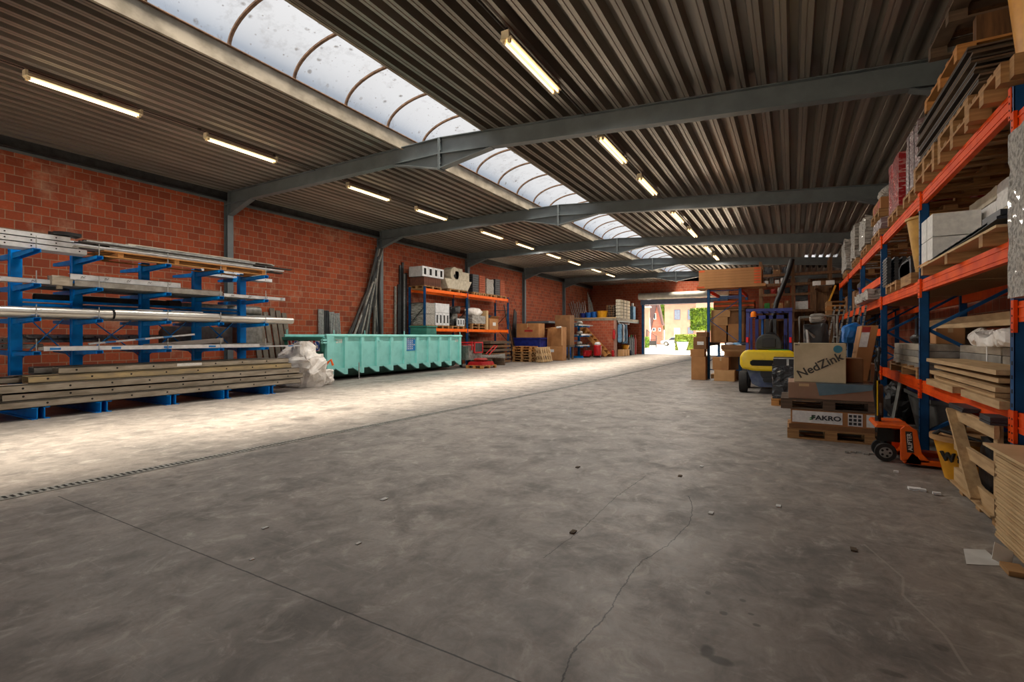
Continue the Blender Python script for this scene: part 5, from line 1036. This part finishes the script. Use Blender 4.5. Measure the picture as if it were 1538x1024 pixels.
S('wood_offcut','pallet_wood',[bx(1.1,3.93,0,1.19,4.08,.03)],'small brown wood offcut beside the white card','offcut')
for k,(x,y,r_) in enumerate([(.97,5.72,.05),(1.02,5.7,.03),(1.11,5.63,.028),(.93,6.35,.02)]): S('litter_scrap','white',[crump(x-r_,y-r_*.7,0,x+r_,y+r_*.7,.02,k+200,.01,4)],'white scrap on the floor before the pallet jack forks, %s'%['largest one','small one touching the largest','small one nearest the crate','tiny one closest to the wheel'][k],'scrap')
for k in range(7): S('litter_scrap','film_clear',[crump(.55+.06*k,7.1+.05*(k%3),0,.60+.06*k,7.15+.05*(k%3),.02,k+220,.01,3)],'clear plastic shred on the floor in front of the FAKRO pallet','scrap','plastic shreds before the lower pallet')
for k,(x,y) in enumerate([(-1.36,3.25),(-.85,5.6),(-.98,5.1),(-.56,4.15),(-2.0,4.9),(-.1,4.6),(.35,3.9)]): S('litter_scrap',['bark','paper'][k%2],[crump(x-.018,y-.03,0,x+.018,y+.03,.008,k+240,.004,3)],'tiny %s crumb on the bare middle of the concrete floor'%['dark','pale'][k%2],'scrap','tiny crumbs on the floor %s'%['dark','pale'][k%2])
# wrapped upright bundle near the camera
S('wrapped_bundle','film_clear',[crump(1.22,3.3,1.651,1.85,4.38,2.72,77,.02,18,fr=9)],'tall silvery film-wrapped bundle at the right picture edge on the rack','wrapped load')
# ---------------------------------------------------------------- pallet jack
t=T('pallet_jack','orange hand pallet jack with black handle, forks under the rack','pallet jack')
for y in (6.78,7.24): 
    mesh('fork',t,'orange_jack',[pr([(1.05,.03),(1.12,.16),(1.2,.085),(2.15,.085),(2.25,.03)],'y',y-.08,y+.08),bx(1.05,y-.08,.03,1.2,y+.08,.08)],bevel=.004)
    mesh('load_roller',t,'black',[cy((2.1,y-.05,.035),(2.1,y+.05,.035),.034,12)])
mesh('pump_housing',t,'orange_jack',[pr([(1.02,.06),(1.28,.06),(1.2,.16),(1.16,.40),(1.06,.44),(1.02,.40)],'y',6.70,6.73),pr([(1.02,.06),(1.28,.06),(1.2,.16),(1.16,.40),(1.06,.44),(1.02,.40)],'y',7.29,7.32),bx(1.10,6.73,.06,1.15,7.29,.40),pr([(.80,.395),(1.12,.40),(1.10,.435),(.82,.43)],'y',6.72,7.30)],bevel=.004)
mesh('name_plate',t,'black',[pr([(1.075,.155),(1.135,.155),(1.12,.38),(1.06,.38)],'y',6.696,6.70)])
text('lettering',t,'ALIFTER','white',(1.099,6.694,.268),(PI/2,-PI/2-.07,0),.052,.001,.001)
mesh('pivot_bolt',t,'orange_jack',[cy((1.2,6.69,.11),(1.2,6.73,.11),.028,14)])
for s,y in enumerate((6.86,7.12)):
    w=mesh('steer_wheel',t,'rubber',[lathe([(.055,-.025),(.10,-.025),(.104,0),(.10,.025),(.055,.025)],28)],smooth=True); w.rotation_euler=(PI/2,0,0); w.location=(.91,y,.104)
    h_=mesh('hub',w,['galv_dull','hole'],[cy((0,0,-.02),(0,0,.027),.06,20)]+[cy((.038*math.cos(a),.038*math.sin(a),.0),(.038*math.cos(a),.038*math.sin(a),.0285),.013,8,mi=1) for a in [i*PI*2/5 for i in range(5)]])
mesh('axle',t,'dark_metal',[cy((.91,6.88,.104),(.91,7.1,.104),.02,10)])
mesh('hydraulic_pump',t,'black_gloss',[cy((.93,7.0,.12),(.93,7.0,.42),.055,16),bx(.84,6.9,.22,1.1,7.08,.36),cy((.86,7.0,.3),(.86,7.0,.5),.03,12)])
mesh('tiller',t,'black_gloss',[tube([(.86,7.0,.44),(.83,7.0,.8),(.85,7.0,1.05)],.02,10),bar((.86,6.96,.44),(.85,6.97,.95),.014,.03),bar((.86,7.04,.44),(.85,7.03,.95),.014,.03)])
mesh('grip_loop',t,'black',[tube([(.85,6.94,1.02),(.85,6.90,1.12),(.86,6.92,1.24),(.87,7.0,1.27),(.86,7.08,1.24),(.85,7.10,1.12),(.85,7.06,1.02),(.85,6.94,1.02)],.018,8)])
mesh('warning_stripe',t,'yellow_paint',[bx(.84,6.938,.5,.852,6.945,.9)])
# ---------------------------------------------------------------- FAKRO pallet pile
pallet('light pallet on the floor, lowest of the FAKRO pile',.45,8.2,0,1.02,.8,m='pallet_wood')
t=T('flat_carton','film-covered carton with a label lettered FAKRO between two pallets','cardboard box')
mesh('carton_body',t,'cardboard',[bx(-.02,7.84,.146,.95,8.56,.40)],bevel=.006); mesh('base_board',t,'cardboard_dark',[bx(-.04,7.82,.146,.96,7.84,.2)])
mesh('brand_label',t,'white_label',[bx(.0,7.832,.225,.58,7.838,.385)]); mesh('print_panel',t,['white_label','dark_metal'],[bx(.64,7.832,.22,.80,7.838,.385)]+[bx(.65+.05*i,7.829,.235+.05*j,.685+.05*i,7.832,.27+.05*j,1) for i in range(3) for j in range(3)]); mesh('print_panel',t,'white_label',[bx(.84,7.832,.22,.93,7.838,.38)])
text('lettering',t,'FAKRO','dark_metal',(.395,7.829,.30),FRONT,.085,.0015,.003,1.25); mesh('logo',t,'green_logo',[pr([(.20,.29),(.25,.325),(.27,.325),(.24,.30),(.27,.30),(.22,.265),(.20,.265),(.23,.29)],'y',7.828,7.832)])
pallet('dark weathered pallet on top of the FAKRO carton',.43,8.25,.402,1.14,.84,m='pallet_dark')
t=T('flat_carton','wide brown carton partly covered by grey-blue film under the cream box','cardboard box')
mesh('carton_body',t,'kraft',[bx(-.05,7.86,.548,.94,8.62,.77)],bevel=.006); mesh('film_cover',t,'film_blue_grey',[pr([(.28,.768),(.93,.768),(.90,.70),(.55,.635),(.32,.60)],'y',7.852,7.858),bx(.28,7.856,.771,.93,8.55,.774)])
mesh('tape',t,'tape',[bx(.08,7.856,.72,.2,7.86,.755)])
t=T('cream_crate','cream wooden box lettered NedZink leaning back on the brown carton','box')
mesh('box_body',t,'crate_cream',[bx(.02,7.93,.775,.62,8.25,1.315)],bevel=.005); mesh('side_batten',t,'crate_cream',[bx(.605,7.925,.775,.625,7.935,1.315)])
text('lettering',t,'NedZink','stencil',(.325,7.926,1.005),(PI/2,-.50,0),.155,.001,.0028,1.04)
mesh('round_sticker',t,['sticker_teal','white'],[cy((.535,7.93,1.235),(.535,7.926,1.235),.052,24)],label='round blue-green sticker'); mesh('corner_print',t,'stencil',[bx(.035,7.927,1.285,.07,7.93,1.3),bx(.075,7.927,1.285,.09,7.93,1.295)])
carton('reddish-brown cardboard box right of the cream NedZink box',.74,8.35,.775,.2,.4,.33,m='cardboard_dark',tape=False)
t=T('tall_carton','tall slanting brown carton with a white label behind the cream box','cardboard box')
mesh('carton_body',t,'cardboard',[pr([(.77,.70),(.96,.70),(1.10,1.57),(.90,1.57)],'y',8.9,9.5)],bevel=.006); mesh('paper_label',t,['white_label','red_dull'],[pr([(.86,1.25),(.96,1.25),(1.0,1.5),(.90,1.5)],'y',8.893,8.897),pr([(.895,1.47),(.995,1.47),(1.01,1.55),(.91,1.55)],'y',8.89,8.893,1)],label='white label with a red top')
S('carton_support','timber_brown',[bx(.7,8.85,.0,1.15,9.55,.698)],'dark timber box under the tall slanting carton','box')
S('blue_tarp_bundle','blue_tarp',[crump(.72,9.7,1.30,1.0,10.1,1.60,12,.06,8,rnd=.5,flat=False)],'bright blue plastic bundle hung behind the tall slanting carton','plastic bundle')
S('blue_post','navy_rack',[bx(.8,9.85,0,.88,9.95,1.36)],'dark blue steel post carrying the bright blue bundle','post')
# engine / frame heap behind the box
t=T('generator','dark engine in a tubular steel frame behind the cream box','machine')
mesh('engine_block',t,'dark_metal',[crump(.16,9.1,1.1,.5,9.5,1.62,5,.06,8,rnd=.3)]); mesh('tube_frame',t,'galv_dull',[tube([(.1,9.0,.9),(.1,9.0,1.72),(.6,9.0,1.74),(.6,9.0,.9)],.014,8),tube([(.1,9.6,.9),(.1,9.6,1.72),(.6,9.6,1.74),(.6,9.6,.9)],.014,8),tube([(.1,9.0,1.3),(.1,9.6,1.3)],.014,8),tube([(.6,9.0,1.4),(.6,9.6,1.4)],.014,8)]); mesh('exhaust',t,'galv',[tube([(.3,9.05,1.4),(.2,8.98,1.5),(.22,8.98,1.3)],.025,8)])
S('machine_table','timber_brown',[bx(.05,8.95,.8,.65,9.65,.9),bx(.05,8.95,0,.13,9.65,.8),bx(.57,8.95,0,.65,9.65,.8)],'timber table under the dark engine behind the cream box','table')
lumps('plastic_rag','crumpled translucent plastic on the dark engine','plastic sheet',(.36,9.3,1.62),(.12,.12,.08),'film_clear',113,n=6)
for k in range(7):
    x=.62+.085*k; S('slotted_channel',['galv_dull','hole'],[bar((x-.1,11.2,.9),(x+.12,11.7,2.0),.06,.03,up=(1,0,0))]+[ob((x-.1+.22*f-.002,11.2+.5*f-.022,.9+1.1*f),(.03,.006,.05),(.3,0,0),1) for f in (.1,.22,.34,.46,.58,.7,.82,.94)],'light grey slotted steel channel leaning behind the blue bundle','metal channel','slotted channels behind the blue bundle')
S('channel_bench','timber_brown',[bx(.4,11.05,.8,1.35,11.8,.9),bx(.4,11.05,0,.5,11.8,.8),bx(1.25,11.05,0,1.35,11.8,.8)],'timber bench the slotted channels stand on','bench')
# black wrapped pallet
pallet('pallet under the black film-wrapped stack beside the forklift',.15,11.75,0,1.05,.9,m='pallet_amber')
t=T('wrapped_stack','black film-wrapped stack with shiny folds between forklift and cream box','wrapped load'); mesh('plastic_wrap',t,'film_black',[crump(-.36,11.32,.146,.62,12.15,.82,14,.03,14,fr=6)]); mesh('crate_top',t,['black','galv'],[bx(-.34,11.34,.82,.6,12.12,.97),bx(-.1,11.335,.80,-.06,11.34,.98,1),bx(-.34,11.33,.955,.6,11.34,.975,1)])
# ---------------------------------------------------------------- forklift seen from behind
t=T('forklift','yellow and blue forklift truck seen from the rear, parked by the shelves','forklift')
mesh('counterweight',t,'yellow_paint',[pr([(-1.08,.62),(-1.13,.72),(-1.13,.92),(-1.05,1.05),(-.96,1.08),(-.06,1.08),(.03,1.05),(.11,.92),(.11,.72),(.06,.62),(-.2,.57),(-.82,.57)],'y',13.3,13.62)],bevel=.05)
mesh('air_slot',t,'hole',[pr([(-.90,.74),(-.86,.70),(-.16,.70),(-.12,.74),(-.12,.80),(-.18,.84),(-.84,.84),(-.90,.80)],'y',13.292,13.30)]); mesh('slot_frame',t,'yellow_paint',[bx(-.95,13.29,.655,-.07,13.3,.675),bx(-.95,13.29,.865,-.07,13.3,.885)])
mesh('hood',t,'yellow_paint',[bx(-.95,13.62,.62,-.07,14.5,1.06)],bevel=.03); mesh('green_edge',t,'green_logo',[bx(-.5,13.35,1.08,-.06,13.42,1.10)])
mesh('chassis',t,'fork_chassis',[pr([(-.98,.60),(-.86,.24),(-.70,.17),(-.32,.17),(-.16,.24),(-.04,.60)],'y',13.42,15.2)],bevel=.02)
mesh('tow_coupling',t,'black',[cy((-.51,13.36,.52),(-.51,13.42,.52),.17,18),bx(-.6,13.30,.3,-.42,13.42,.42),cy((-.58,13.28,.36),(-.58,13.4,.36),.04,10),cy((-.44,13.28,.36),(-.44,13.4,.36),.04,10)])
for x,y,r_ in ((-1.08,13.75,.27),(.06,13.75,.27),(-1.1,15.0,.33),(.08,15.0,.33)):
    w=mesh('wheel',t,'rubber',[lathe([(r_*.55,-.09),(r_*.97,-.09),(r_,-.06),(r_,.06),(r_*.97,.09),(r_*.55,.09)],28)],smooth=True); w.rotation_euler=(0,PI/2,0); w.location=(x,y,r_)
    mesh('rim',w,'yellow_paint',[cy((0,0,-.05),(0,0,.06),r_*.56,18)])
for x in (-.98,-.04):
    mesh('guard_post',t,'fork_blue',[bar((x,13.55,1.05),(x,13.75,2.06),.07,.06,up=(0,1,0))]); mesh('guard_post',t,'fork_blue',[bar((x,15.0,1.0),(x,14.8,2.06),.06,.06,up=(0,1,0))])
    mesh('tail_lamp',t,'tail_red',[ob((x+.0,13.56,1.33),(.05,.05,.13))])
mesh('guard_roof',t,'fork_blue',[bx(-1.02,13.68,2.04,0,13.76,2.11),bx(-1.02,14.8,2.04,0,14.88,2.11),bx(-1.02,13.76,2.04,-.95,14.8,2.11),bx(-.07,13.76,2.04,0,14.8,2.11)]+[bx(-.88+.16*i,13.76,2.05,-.85+.16*i,14.8,2.09) for i in range(5)])
mesh('beacon',t,'beacon',[lathe([(.07,0),(.07,.08),(.05,.13),(.01,.15)],16,(-.84,13.62,1.90))],smooth=True); mesh('beacon_bracket',t,'fork_blue',[bx(-.97,13.6,1.87,-.78,13.64,1.90)])
mesh('seat_back',t,'seat_black',[pr([(-.80,1.09),(-.81,1.24),(-.76,1.38),(-.66,1.46),(-.50,1.49),(-.36,1.46),(-.26,1.38),(-.21,1.24),(-.22,1.09)],'y',13.72,13.84)],bevel=.03); mesh('seat_pouch',t,'black',[bx(-.66,13.70,1.14,-.36,13.72,1.36)],bevel=.01)
mesh('seat_cushion',t,'seat_black',[bx(-.76,13.84,1.06,-.26,14.3,1.18)],bevel=.03); mesh('steering_wheel',t,'black',[tube([(-.5+.17*math.cos(a*PI/8),14.55+.06*math.sin(a*PI/8),1.38+.13*math.sin(a*PI/8)) for a in range(17)],.015,8),cy((-.5,14.6,1.2),(-.5,14.55,1.38),.02,8)])
for x in (-.86,-.60,-.42,-.16): mesh('mast_rail',t,'fork_blue' if x in(-.86,-.16) else 'dark_metal',[bx(x-.04,15.22,.1,x+.04,15.34,2.0)])
mesh('lift_cylinder',t,'blue_plastic',[cy((-.72,15.3,.2),(-.72,15.3,1.9),.035,10)]); mesh('mast_crossbar',t,'fork_blue',[bx(-.9,15.22,1.9,-.12,15.34,2.0)])
for x in (-.8,-.3): mesh('fork_tine',t,'dark_metal',[bx(x-.05,15.4,.05,x+.05,16.5,.09),bx(x-.05,15.36,.05,x+.05,15.4,.7)])
mesh('levers',t,'black',[cy((-.14,14.2,1.06),(-.14,14.1,1.45),.012,6),cy((-.2,14.2,1.06),(-.2,14.1,1.42),.012,6)])
# ---------------------------------------------------------------- transverse rack with the carton pile
r2=T('pallet_rack','tall blue rack frame holding cardboard boxes left of the forklift','storage rack')
for y in (17.45,20.1):
    for x in (-2.43,-1.47): upright(r2,x,y,2.98,hole=False)
    for z in (.3,2.66,2.92): mesh('brace',r2,'navy_rack',[bx(-2.39,y-.015,z,-1.51,y+.015,z+.035)])
    for (z0,z1,s) in ((.6,1.25,1),(1.25,1.95,-1),(1.95,2.6,1)): mesh('brace',r2,'navy_rack',[bar((-2.39 if s>0 else -1.51,y,z0),(-1.51 if s>0 else -2.39,y,z1),.02,.035,up=(0,1,0))])
for x in (-2.43,-1.47):
    for z in (1.10,2.88): mesh('cross_beam',r2,'orange_beam' if z>2 else 'dark_metal',[bx(x-.025,17.5,z,x+.025,20.05,z+.11)])
mesh('shelf_board',r2,'cardboard_dark',[bx(-2.4,17.5,1.21,-1.5,20.05,1.235)])
for i in range(4): mesh('shelf_slat',r2,'pallet_amber',[bx(-2.4,17.6+.65*i,2.99,-1.5,17.75+.65*i,3.0)])
for k in range(7): 
    z=3.001+.088*k; o_=S('long_flat_carton',['cardboard','carton_orange_print'],[bx(-2.78 if k==0 else -2.7,17.2,z,-.72 if k==0 else -.84,18.1,z+.085),bx(-2.78 if k==0 else -2.7,17.198,z+.015,(-2.52 if k in(0,6) else -2.7)+.001,17.2,z+.07,1),bx(-1.05 if k else -.73,17.198,z+.015,-.86 if k else -.729,17.2,z+.07,1)],'long flat carton %s of the big pile on the rack frame'%['at the bottom, widest','second from the bottom','third from the bottom','in the middle','third from the top','second from the top','at the top'][k],'cardboard box','long flat cartons on the rack frame',bevel=.004)
    if k==2: mesh('paper_label',o_,'white_label',[bx(-2.55,17.194,z+.01,-2.28,17.197,z+.08)])
bxs=[('lower left brown carton behind the frame brace, middle shelf',-2.17,18.1,1.236,.5,.6,.55,'cardboard'),('lower right brown carton on the middle shelf of the rack frame',-1.62,18.1,1.236,.5,.6,.6,'cardboard'),('wide brown carton lying on the lower left one, middle shelf',-2.15,18.1,1.79,.55,.6,.28,'cardboard_light'),('upper right brown carton on the middle shelf, open at the front',-1.62,18.15,1.84,.5,.55,.5,'cardboard_dark'),('top left pale brown carton under the slats of the rack frame',-2.1,18.1,2.075,.6,.6,.24,'cardboard_light'),('brown carton deeper in the rack frame, left',-2.1,19.2,1.236,.55,.6,1.0,'cardboard_dark'),('brown carton deeper in the rack frame, right',-1.6,19.2,1.236,.5,.6,1.1,'cardboard_dark')]
for l,x,y,z,w,d_,h,m_ in bxs: carton(l,x,y,z,w,d_,h,m=m_,tape=False,open_='open' in l)
for k in range(4): S('folded_carton',['cardboard_dark','carton_orange_print'][k%2],[bx(-2.35,18.0,2.36+.07*k,-1.1,18.9,2.42+.07*k)],'folded flat carton in the rack frame under the slats, %s'%['lowest','second','third','uppermost'][k],'flat carton','flat cartons under the slats')
for k in range(4):
    x,y,z,w,h=[(-2.66,17.05,0,.44,.76),(-2.69,17.05,.761,.44,.24),(-2.62,17.08,1.002,.40,.40),(-2.56,17.1,1.403,.34,.16)][k]
    carton('brown carton in the column of four beside the gate view, %s'%['lowest and largest','second from the floor','third, with a white label','topmost'][k],x,y,z,w,.42,h,m=['cardboard','cardboard','cardboard_dark','cardboard_dark'][k],tape=False,lab=(-.08,.14,.2,.11) if k==2 else None)
carton('lower crumpled carton on the floor left of the forklift',-1.87,17.0,0,.6,.5,.35,m='cardboard_light',tape=False); carton('upper carton left of the forklift on the crumpled one',-1.98,17.0,.352,.48,.45,.40,m='cardboard',tape=True)
carton('dark carton behind the two cartons left of the forklift',-1.55,17.75,.0,.5,.4,.95,m='cardboard_dark',tape=False) ; pallet('small pallet behind the column of four cartons',-2.1,18.0,0,.6,.6,m='pallet_wood')
t=T('clothes_box','shallow cardboard tray heaped with dark and white clothes beside the forklift','tray'); mesh('tray',t,'cardboard_dark',[bx(-1.95,16.6,1.02,-1.2,17.2,1.04),bx(-1.95,16.6,1.04,-1.2,16.61,1.15),bx(-1.95,17.19,1.04,-1.2,17.2,1.15),bx(-1.95,16.61,1.04,-1.94,17.19,1.15),bx(-1.21,16.61,1.04,-1.2,17.19,1.15)])
S('tray_stand','cardboard_light',[bx(-1.93,16.65,.955,-1.15,17.35,1.018),bx(-1.3,16.7,0,-1.18,17.3,.955),bx(-1.93,17.27,.76,-1.3,17.35,.955)],'pale board stand under the tray of clothes','stand')
for k in range(6): lumps('folded_garment','%s garment heaped in the shallow tray, %s'%(['dark blue','white','black','pale blue','grey-white','dark'][k],['left','centre left','centre','right','centre back','far right'][k]),'garment',(-1.82+.1*k,16.9+.08*(k%2),1.045+.0*k+.06*(k%2)),(.12,.17,.06),['cloth_dark','cloth_white','black','cloth_blue','cloth_white','cloth_dark'][k],120+k,n=6)
# ---------------------------------------------------------------- timber shelving wall
sw=T('timber_shelving','high dark timber shelving filled with boxes behind the forklift','shelving')
SY0,SY1=20.8,21.6
for x in (-1.05,.02,1.18,2.3): 
    for y in (SY0,SY1): mesh('post',sw,'timber_brown',[bx(x-.05,y-.04,0,x+.05,y+.04,4.25)])
for z in (2.42,3.02,3.40,3.76):
    mesh('shelf',sw,'timber_brown',[bx(-1.1,SY0+.05,z-.03,2.35,SY1-.05,z)]); mesh('shelf_edge',sw,'timber_brown',[bx(-1.1,SY0-.06,z-.09,2.35,SY0-.04,z)])
mesh('back_wall',sw,'timber_brown',[bx(-1.1,SY1+.05,0,2.7,SY1+.08,2.5),bx(.6,SY1+.05,2.5,2.7,SY1+.08,3.6)])
rg=random.Random(17)
for k in range(15): S('stored_board','timber_brown' if k%3 else 'pallet_dark',[bar((-.95+.22*k+.05*rg.random(),SY0+.25,.01),(-.93+.22*k,SY1-.1,2.3-.12*(k%3)),.15,.04,up=(1,0,0))],'brown board standing upright below the timber shelves','board','boards standing below the shelves')
mesh('crossrail',sw,'timber_brown',[bx(-1.1,SY0-.08,2.0,2.35,SY0-.06,2.08)])
def goods(z,x0,x1,n,hmax,grp,names=('cardboard_dark','timber_brown','grey_bin','black','red_dull','slate','cardboard')):
    w=(x1-x0)/n
    for i in range(n):
        m_=names[rg.randrange(len(names))]; h=hmax*rg.uniform(.55,.98); col={'cardboard_dark':'brown','timber_brown':'dark brown','grey_bin':'grey','black':'black','red_dull':'red','slate':'slate grey','cardboard':'light brown','green_logo':'green','white_label':'white'}[m_]
        if m_ in ('cardboard_dark','cardboard','timber_brown'): carton('%s box on the %s timber shelf, %s from the left'%(col,grp,['first','second','third','fourth','fifth','sixth','seventh','eighth'][i]),x0+w*(i+.5),SY0+.35,z+.001,w*.82,.5,h,m=m_,tape=m_!='timber_brown')
        else: S('stored_item',m_,[crump(x0+w*i+.02,SY0+.1,z+.001,x0+w*(i+.92),SY0+.5,z+h,rg.randrange(99),.03,5,rnd=.15)],'%s item on the %s timber shelf, %s from the left'%(col,grp,['first','second','third','fourth','fifth','sixth','seventh','eighth'][i]),'stored item')
goods(2.42,-.95,-.05,4,.42,'lowest',('cardboard_dark','cardboard','white_label','green_logo','cardboard_dark')); goods(3.02,-.95,-.05,4,.28,'second',('red_dull','black','cardboard_dark','white_label')); goods(3.40,-.95,-.05,5,.26,'third',('grey_bin','black','white_label','slate')); goods(3.76,-.95,-.05,3,.3,'top',('slate','cardboard_dark','black'))
for k,(z,h,m_,c_) in enumerate([(2.42,.3,'white_label','white'),(2.75,.2,'black','black'),(3.02,.3,'black','black'),(3.40,.22,'grey_bin','grey')]): S('stored_item',m_,[crump(.1,SY0+.1,z+.002 if k!=1 else z,.5,SY0+.5,z+h,k+300,.03,5)],'%s item just right of the middle shelf post, %s'%(c_,['lowest shelf','stacked on the lowest white one','second shelf','third shelf'][k]),'stored item')
for k in range(2): S('plywood_board','timber_brown',[bx(.56,SY0-.02,2.43+.0 if k==0 else 3.03,1.12,SY0+.02,3.0 if k==0 else 3.37)],'large plain brown panel closing the %s shelf between two posts'%['lowest','second'][k],'panel')
S('long_white_carton',['white_label','cardboard_dark'],[bx(.62,19.9,3.19,1.25,20.25,3.34),bx(.85,19.895,3.19,1.0,19.9,3.34,1)],'long white-brown carton on brackets high before the timber shelves','cardboard box')
S('carton_bracket','timber_brown',[bx(.7,19.9,3.1,.75,20.75,3.188),bx(1.12,19.9,3.1,1.17,20.75,3.188),bx(.7,20.65,2.0,.75,20.72,3.1),bx(1.12,20.65,2.0,1.17,20.72,3.1)],'timber bracket holding the long white-brown carton','bracket')
S('exhaust_hose','black',[tube([(-.95,20.1,.0),(-.75,20.3,1.4),(-.5,20.45,2.7),(-.15,20.58,3.7),(.0,20.62,4.25)],.085,12)],'thick black hose leaning up against the timber shelves behind the forklift','hose',smooth=True)
for k in range(3): rp_=pallet('wooden pallet on the middle rack level at the far end, %s'%['bottom','middle','top'][k],1.6,18.9,ZM+.1465*k,1.3,.9,m='pallet_amber' if k==1 else 'pallet_wood')
S('yellow_level','yellow_tub',[bar((1.02,18.7,ZM+.44),(1.2,18.7,ZM+.95),.05,.07,up=(0,1,0))],'yellow spirit level leaning on the far pallets of the rack','tool')
# ---------------------------------------------------------------- light and camera
w=bpy.data.worlds.new('sky'); sc.world=w; w.use_nodes=True; nt=w.node_tree; nt.nodes.clear()
o=nt.nodes.new('ShaderNodeOutputWorld'); bg=nt.nodes.new('ShaderNodeBackground'); nt.links.new(bg.outputs[0],o.inputs[0])
tc=nt.nodes.new('ShaderNodeTexCoord'); sp=nt.nodes.new('ShaderNodeSeparateXYZ'); nt.links.new(tc.outputs['Generated'],sp.inputs[0])
cl=noisen(nt,tc.outputs['Generated'],2.5,5,.6)
up=mapr(nt,sp.outputs[2],.03,.13); nt.links.new(mixc(nt,up,(1.0,.99,.98,1),(.73,.80,.91,1)),bg.inputs[0])
nt.links.new(mathn(nt,'ADD',mapr(nt,sp.outputs[2],.03,.13,SKY_H,SKY_Z),mapr(nt,cl,.3,.7,-.06,.06)),bg.inputs[1])
def light(kind,name,loc,energy,**k):
    l=bpy.data.lights.new(name,kind); l.energy=energy
    for a,v in k.items(): setattr(l,a,v)
    ob_=bpy.data.objects.new(name,l); COL.objects.link(ob_); ob_.location=loc; return ob_
s=light('SUN','sun',(0,0,30),SUN_E,angle=math.radians(SUN_A)); s.data.color=(1,.84,.66)
s.rotation_euler=Vector(SUN_D).to_track_quat('-Z','Y').to_euler()
for i,(x,y,z) in enumerate(lights):
    a=light('AREA','lamp_light',(x,y,z),LAMP_W,shape='RECTANGLE',size=.14,size_y=1.45); a.data.color=(1,.93,.84)
cam=bpy.data.cameras.new('camera'); co=bpy.data.objects.new('camera',cam); COL.objects.link(co)
cam.sensor_width=36; cam.lens=733/1538*36; cam.shift_y=-6/1538; cam.clip_start=.05; cam.clip_end=500
co.location=(0,0,1.4); co.rotation_euler=(PI/2,0,math.atan(421/733)); sc.camera=co
sc.view_settings.view_transform='Standard'; sc.view_settings.look='None'; sc.view_settings.exposure=EXPO; sc.view_settings.gamma=1
sc.cycles.use_denoising=True; sc.cycles.max_bounces=8; sc.cycles.diffuse_bounces=5; sc.cycles.glossy_bounces=3; sc.cycles.transparent_max_bounces=12; sc.cycles.sample_clamp_indirect=6
sc.cycles.caustics_reflective=False; sc.cycles.caustics_refractive=False
# put each thing's empty at the thing's base
bpy.context.view_layer.update()
for r in [o for o in sc.objects if o.type=='EMPTY' and o.parent is None and o.location.length<1e-6 and abs(o.rotation_euler.z)<1e-6]:
    P=[]
    def walk(o):
        for c in o.children:
            if c.type=='MESH': P.extend([c.matrix_world@Vector(k) for k in c.bound_box])
            walk(c)
    walk(r)
    if not P: continue
    c=Vector(((min(p.x for p in P)+max(p.x for p in P))/2,(min(p.y for p in P)+max(p.y for p in P))/2,min(p.z for p in P)))
    r.location=c
    for ch in r.children: ch.location=ch.location-c
for r in [o for o in sc.objects if o.type=='MESH' and o.parent is None and o.location.length<1e-6 and o.rotation_euler.to_quaternion().angle<1e-6 and o.data.users==1]:
    bb=[Vector(k) for k in r.bound_box]; c=Vector(((bb[0].x+bb[6].x)/2,(bb[0].y+bb[6].y)/2,bb[0].z))
    if r.get('kind')=='structure' : continue
    mt=[m_.name for m_ in r.data.materials if m_]
    r.data.transform(Matrix.Translation(-c)); r.location=c
bpy.context.view_layer.update()
